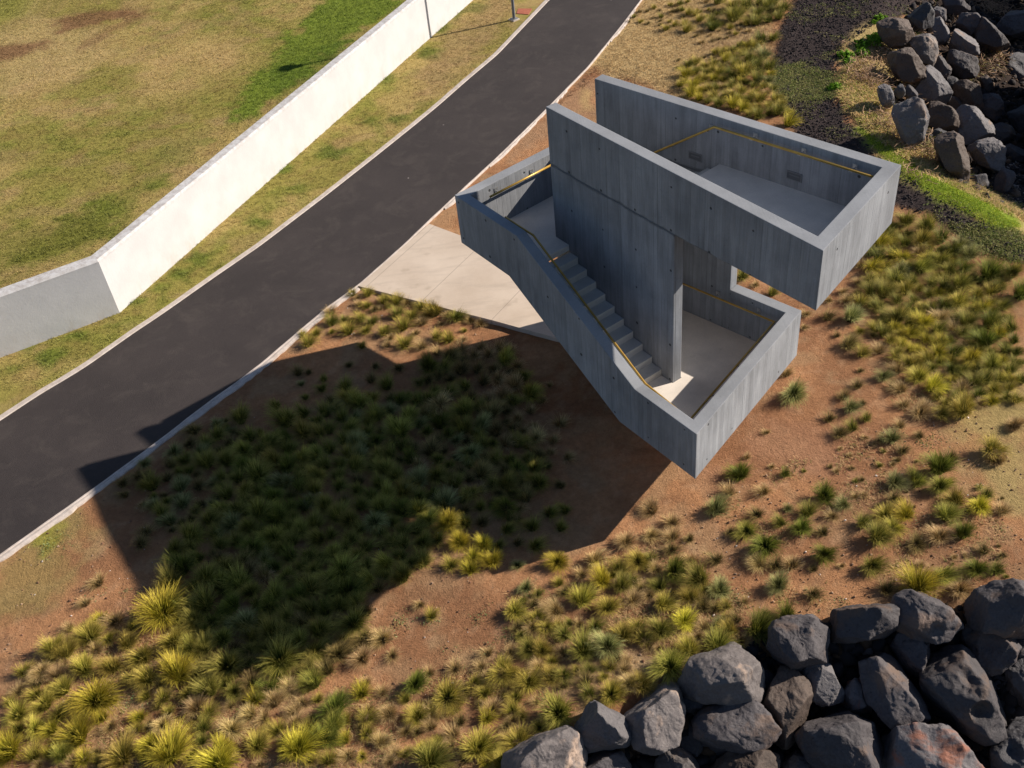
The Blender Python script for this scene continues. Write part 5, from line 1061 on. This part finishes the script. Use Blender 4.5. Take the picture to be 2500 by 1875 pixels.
COVE = [
 ([(1262, 100), (1370, 43), (1440, 68), (1452, 130), (1400, 240), (1300, 252), (1255, 180)], 'rk_dark', 'black rounded boulder at the top left of the cove pile', .1),
 ([(1448, 70), (1520, 53), (1557, 120), (1540, 182), (1480, 155)], 'rk_light', 'small flat grey boulder touching the black rounded one', .0),
 ([(1530, -40), (1640, -40), (1722, 50), (1722, 85), (1650, 112), (1560, 92)], 'rk_grey', 'split boulder at the very top edge of the cove pile', .0),
 ([(1655, 205), (1700, 98), (1790, 98), (1842, 150), (1822, 240), (1760, 292), (1690, 255)], 'rk_grey', 'grey boulder with a dark lower rim near the top', .0),
 ([(1795, 320), (1850, 155), (1930, 178), (2000, 270), (2115, 370), (2045, 425), (1960, 440), (1850, 410)], 'rk_grey', 'long boulder laced with dry vines leading down to the right', .0),
 ([(1975, 205), (2080, 108), (2201, 98), (2300, 160), (2280, 290), (2110, 305), (2000, 275)], 'rk_dark', 'massive dark boulder cut by the right edge near the top', .1),
 ([(1005, 200), (1130, 163), (1240, 220), (1272, 290), (1230, 382), (1160, 402), (1045, 345)], 'rk_brown', 'craggy dark brown boulder beside the bright green bushes', .1),
 ([(1415, 250), (1440, 178), (1500, 163), (1562, 220), (1582, 300), (1550, 372), (1480, 374), (1420, 312)], 'rk_light', 'pale boulder draped with dry vines below the small flat one', .0),
 ([(1600, 330), (1625, 253), (1700, 278), (1805, 340), (1807, 420), (1770, 482), (1700, 474), (1607, 412)], 'rk_light', 'boulder with a tan stained upper face in the middle of the pile', .1),
 ([(1565, 520), (1600, 428), (1700, 438), (1785, 480), (1795, 590), (1760, 652), (1690, 662), (1618, 602)], 'rk_grey', 'slate-grey boulder standing directly under the tan stained one', -.05),
 ([(1245, 370), (1310, 288), (1400, 308), (1462, 380), (1472, 430), (1430, 542), (1370, 552), (1328, 482), (1240, 442)], 'rk_pale', 'boulder capped with dry grass at the edge of the bank', .1),
 ([(1085, 500), (1150, 428), (1250, 428), (1342, 490), (1358, 620), (1310, 682), (1220, 672), (1115, 592)], 'rk_brown', 'rounded dark brown boulder beside the dead vines', .05),
 ([(1415, 540), (1470, 478), (1540, 518), (1602, 600), (1540, 692), (1450, 602)], 'rk_grey', 'smooth blue-grey boulder between brown and slate-grey ones', -.05),
 ([(1320, 700), (1398, 557), (1440, 557), (1532, 660), (1593, 800), (1540, 862), (1420, 873), (1345, 832)], 'rk_light', 'large light grey boulder with a pointed top in the centre', .15),
 ([(1128, 760), (1180, 698), (1212, 722), (1210, 800), (1160, 812)], 'rk_dark', 'left half of a pair of small boulders left of the pointed one', .0),
 ([(1208, 780), (1240, 698), (1312, 780), (1312, 822), (1270, 842)], 'rk_grey', 'right half of a pair of small boulders left of the pointed one', .0),
 ([(998, 740), (1060, 698), (1112, 760), (1117, 882), (1060, 902), (1008, 812)], 'rk_light', 'slim grey boulder half buried in the dry bank', .0),
 ([(1105, 920), (1200, 880), (1282, 853), (1382, 900), (1387, 980), (1362, 1142), (1290, 1192), (1200, 1132), (1148, 1020)], 'rk_light', 'big smooth grey boulder lowest on the grassy bank', .15),
 ([(1385, 970), (1440, 888), (1562, 873), (1632, 960), (1642, 1042), (1560, 1092), (1435, 1062)], 'rk_brown', 'reddish-brown porous boulder right of the big smooth grey one', .05),
 ([(1638, 700), (1730, 688), (1822, 730), (1872, 862), (1790, 922), (1690, 882), (1636, 780)], 'rk_brown', 'grey-brown block upslope of the two-lobed boulder', .0),
 ([(1628, 960), (1700, 888), (1800, 918), (1902, 1020), (1942, 1142), (1860, 1182), (1800, 1172), (1700, 1232), (1658, 1152), (1636, 1030)], 'rk_light', 'two-lobed blue-grey boulder with a dark groove', .05),
 ([(1848, 800), (1930, 763), (1992, 820), (2012, 912), (1950, 1012), (1898, 962)], 'rk_grey', 'upright grey boulder at the edge of the black hollow', .0),
 ([(1475, 1130), (1600, 1098), (1682, 1180), (1722, 1300), (1733, 1482), (1640, 1492), (1558, 1382), (1495, 1250)], 'rk_brown', 'tall dark brown boulder leaning down the slope at the bottom of the pile', .0),
 ([(1757, 1240), (1830, 1188), (1960, 1148), (2012, 1200), (2024, 1330), (2000, 1403), (1900, 1372), (1788, 1322)], 'rk_light', 'sharply angled tan-grey boulder lowest before the pebble beach', .05),
 ([(1968, 1480), (2030, 1408), (2123, 1450), (2100, 1532), (2040, 1573), (1975, 1600)], 'rk_grey', 'small grey boulder on the pebbles below the sharply angled one', .0),
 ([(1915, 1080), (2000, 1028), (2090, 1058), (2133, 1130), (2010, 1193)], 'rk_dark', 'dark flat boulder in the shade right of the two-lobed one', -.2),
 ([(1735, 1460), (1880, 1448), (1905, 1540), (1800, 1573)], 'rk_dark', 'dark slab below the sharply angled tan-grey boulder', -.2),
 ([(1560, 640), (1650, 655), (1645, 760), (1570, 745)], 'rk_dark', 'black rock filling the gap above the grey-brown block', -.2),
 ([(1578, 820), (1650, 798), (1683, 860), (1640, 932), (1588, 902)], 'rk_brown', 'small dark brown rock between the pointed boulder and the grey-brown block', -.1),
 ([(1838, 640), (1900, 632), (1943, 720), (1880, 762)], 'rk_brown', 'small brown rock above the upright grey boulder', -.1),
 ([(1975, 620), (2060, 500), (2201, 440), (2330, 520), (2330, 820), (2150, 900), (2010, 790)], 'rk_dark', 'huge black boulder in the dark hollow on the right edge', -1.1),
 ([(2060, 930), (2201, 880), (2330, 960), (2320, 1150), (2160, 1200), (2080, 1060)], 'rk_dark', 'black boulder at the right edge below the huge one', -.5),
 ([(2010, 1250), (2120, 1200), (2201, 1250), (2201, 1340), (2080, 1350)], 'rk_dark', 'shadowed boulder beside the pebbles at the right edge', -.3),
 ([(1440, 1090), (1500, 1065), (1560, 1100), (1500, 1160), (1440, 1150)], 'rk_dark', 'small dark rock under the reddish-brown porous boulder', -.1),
]
for i, (poly, mat, lab, lift) in enumerate(COVE): boulder(poly, cR, GC, mat, lab, 400+i, lift=lift+.30, grow=1.22, sub=4 if i in (14, 15, 24, 26, 27, 28, 29, 33) else 6)
# unseen boulders added past the right edge to cast shade on the black hollow
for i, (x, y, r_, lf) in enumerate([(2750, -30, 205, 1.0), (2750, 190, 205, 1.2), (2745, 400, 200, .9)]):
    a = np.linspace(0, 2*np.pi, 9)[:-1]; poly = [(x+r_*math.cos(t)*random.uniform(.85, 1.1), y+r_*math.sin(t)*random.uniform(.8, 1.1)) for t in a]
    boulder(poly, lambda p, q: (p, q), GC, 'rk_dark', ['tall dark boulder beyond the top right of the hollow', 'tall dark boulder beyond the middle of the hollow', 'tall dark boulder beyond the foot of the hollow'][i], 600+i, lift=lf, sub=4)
# rubble and pebbles
def stones(name, P2, size, cols, label, cat, sub=1, sunk=.25, zoff=0.):
    V0, F0_ = ICO[sub]; n = len(P2); r = RNG; sc = size[:, None]*r.uniform(.65, 1.25, (n, 3))*[1, 1, .75]
    q = r.normal(0, 1, (n, 4)); q /= np.linalg.norm(q, axis=1)[:, None]; w_, x_, y_, z_ = q.T
    Rm = np.stack([1-2*(y_*y_+z_*z_), 2*(x_*y_-w_*z_), 2*(x_*z_+w_*y_), 2*(x_*y_+w_*z_), 1-2*(x_*x_+z_*z_), 2*(y_*z_-w_*x_), 2*(x_*z_-w_*y_), 2*(y_*z_+w_*x_), 1-2*(x_*x_+y_*y_)], 1).reshape(n, 3, 3)
    j = 1+r.normal(0, .17, (n, len(V0), 1)); V = (V0[None]*j)*sc[:, None, :]; V = np.einsum('nij,nvj->nvi', Rm, V)
    c = np.column_stack([P2, ground_z(P2)+size*(.5-sunk)+zoff]); V = V+c[:, None, :]
    F = (F0_[None]+(np.arange(n)*len(V0))[:, None, None]).reshape(-1, 3); cc = np.repeat(cols*r.uniform(.6, 1.4, (n, 1)), len(V0), 0)
    me = npmesh(name, V.reshape(-1, 3), F, sub > 1, None, [MAT['stonetint']], cols={'tint': np.clip(cc, 0, 1)}); tag(obj(name, me), label, cat, kind='stuff')
R1 = sample([(60, 1700), (500, 1440), (800, 1280), (1150, 1080), (1400, 1010), (1800, 960), (2250, 950), (2300, 1750), (60, 1800)], cBR, 2600)
R1 = R1[seg_sd(R1, crest_near) > .15]; sz = .04+.16*RNG.random(len(R1))**2.4
kk_ = RNG.random((len(R1), 1)); stones('rubble', R1, sz, np.where(kk_ < .75, np.array([[.030, .027, .028]]), np.array([[.075, .046, .028]])), 'dark broken rubble filling the gaps between the near boulders', 'rubble', 2)
R2 = sample([(1240, 60), (1500, -80), (2300, -80), (2300, 1760), (1900, 1660), (1500, 1440), (1200, 1100), (1060, 700)], cR, 2600)
sz = .035+.11*RNG.random(len(R2))**2.4; kk_ = RNG.random((len(R2), 1))
stones('rubble', R2, sz, np.where(kk_ < .6, np.array([[.034, .029, .029]]), np.where(kk_ < .88, np.array([[.085, .056, .038]]), np.array([[.17, .115, .08]]))), 'brown and black rubble between the boulders above the cove', 'rubble', 2)
R3 = sample([(1900, 1480), (2201, 1280), (2300, 1300), (2300, 1760), (2150, 1760)], cR, 2200); sz = .018+.05*RNG.random(len(R3))**2; kk_ = RNG.random((len(R3), 1))
stones('pebbles', R3, sz, np.where(kk_ < .8, np.array([[.055, .045, .045]]), np.array([[.30, .24, .21]])), 'dark beach pebbles at the right edge below the boulders', 'pebbles', 1)
R4 = np.concatenate([sample([(300, 900), (800, 500), (1900, 60), (2200, 300), (2200, 900), (1500, 950), (1000, 1060), (300, 1300)], cBR, 1500), sample([(0, 600), (500, 300), (1000, 100), (2200, 60), (2200, 1600), (0, 1600)], cBL, 1500), sample([(1000, 580), (1900, 900), (1300, 1000), (700, 800)], cS, 200)])
R4 = R4[(seg_sd(R4, PR) > .25)]; sz = .006+.022*RNG.random(len(R4))**3; kk_ = RNG.random((len(R4), 1))
stones('gravel', R4, sz, np.where(kk_ < .55, np.array([[.20, .105, .065]]), np.where(kk_ < .92, np.array([[.36, .24, .16]]), np.array([[.62, .55, .50]]))), 'small clods and pebbles strewn over the reddish earth', 'gravel', 1)
# scoria lumps on the dark band
R5 = sample([(1180, 60), (1260, -90), (2030, -90), (1720, 60), (1560, 110), (1420, 200), (1400, 300), (1390, 400), (1450, 520), (1560, 660), (1700, 760), (1900, 860), (2080, 980), (2300, 1060), (2300, 1150), (2130, 1130), (1960, 1030), (1800, 930), (1600, 880), (1240, 600), (1130, 420), (1120, 280), (1150, 130)], cTR, 12000)
sz = .012+.03*RNG.random(len(R5))**2
stones('scoria', R5, sz, np.tile(np.array([[.042, .033, .033]]), (len(R5), 1)), 'loose black scoria covering the strip above the bank', 'gravel', 1)
# dead vines and straw over the top rocks: tangled strands
def strands(name, cr, pts, per, label, col, ln=.45, up=.12, wdt=.007):
    V = []; Cc = []
    for x, y, r_ in pts:
        P = hit(cr(x, y)); Q = hit(cr(x+r_, y)); R_ = np.linalg.norm(Q-P); k = int(per*R_*R_*3.14)+4
        c = P[:2]+RNG.normal(0, .5, (k, 2))*R_; z = ground_z(c)+RNG.uniform(.02, 1, k)*up; th = RNG.uniform(0, 6.28, k); L = ln*RNG.uniform(.5, 1.3, k)
        pr_ = None
        cv = RNG.normal(0, 1.1, k); cl = np.array([col])*RNG.uniform(.55, 1.35, (k, 1))
        for s in range(5):
            a = th+cv*s*.4; p = np.column_stack([c, z]); q = np.column_stack([-np.sin(a), np.cos(a), np.zeros(k)])*wdt
            cur = (p-q, p+q+[0, 0, wdt])
            if pr_ is not None: V.append(np.stack([pr_[0], pr_[1], cur[1], cur[0]], 1).reshape(-1, 3)); Cc.append(np.repeat(cl, 4, 0))
            pr_ = cur; c = c+np.column_stack([np.cos(a), np.sin(a)])*(L/4)[:, None]; z = np.maximum(ground_z(c)+.02, z+RNG.normal(0, .04, k))
    V = np.concatenate(V); me = npmesh(name, V, np.arange(len(V)).reshape(-1, 4), False, None, [MAT['tint']], cols={'tint': np.concatenate(Cc)}); tag(obj(name, me), label, 'dead vines', kind='stuff')
strands('dead_vines', cR, [(820, 640, 130), (900, 560, 110), (980, 700, 110), (1060, 420, 90), (1000, 480, 80), (720, 380, 60), (1180, 620, 60), (1150, 700, 60), (1380, 1250, 100), (1430, 1330, 80), (1000, 950, 70), (1060, 1050, 60), (1150, 1180, 60), (1500, 300, 60), (1340, 370, 80), (1640, 180, 50), (1900, 60, 110), (2000, 40, 80), (1900, 560, 80), (1980, 500, 70), (1850, 620, 60), (1230, 850, 60), (1650, 420, 40), (1220, 1430, 80), (1350, 1480, 60), (1560, 1330, 50)], 120, 'tangled dead vines and dry grass matted over the bank and the upper boulders', (.40, .255, .155), .40, .22)
strands('dead_vines', cR, [(1740, 640, 60), (1880, 560, 90), (1960, 460, 60), (1430, 1250, 90), (1160, 640, 60)], 60, 'yellowish living vines threaded between the boulders above the cove', (.22, .19, .06), .30, .2, .012)
print('objects', len(bpy.data.objects))
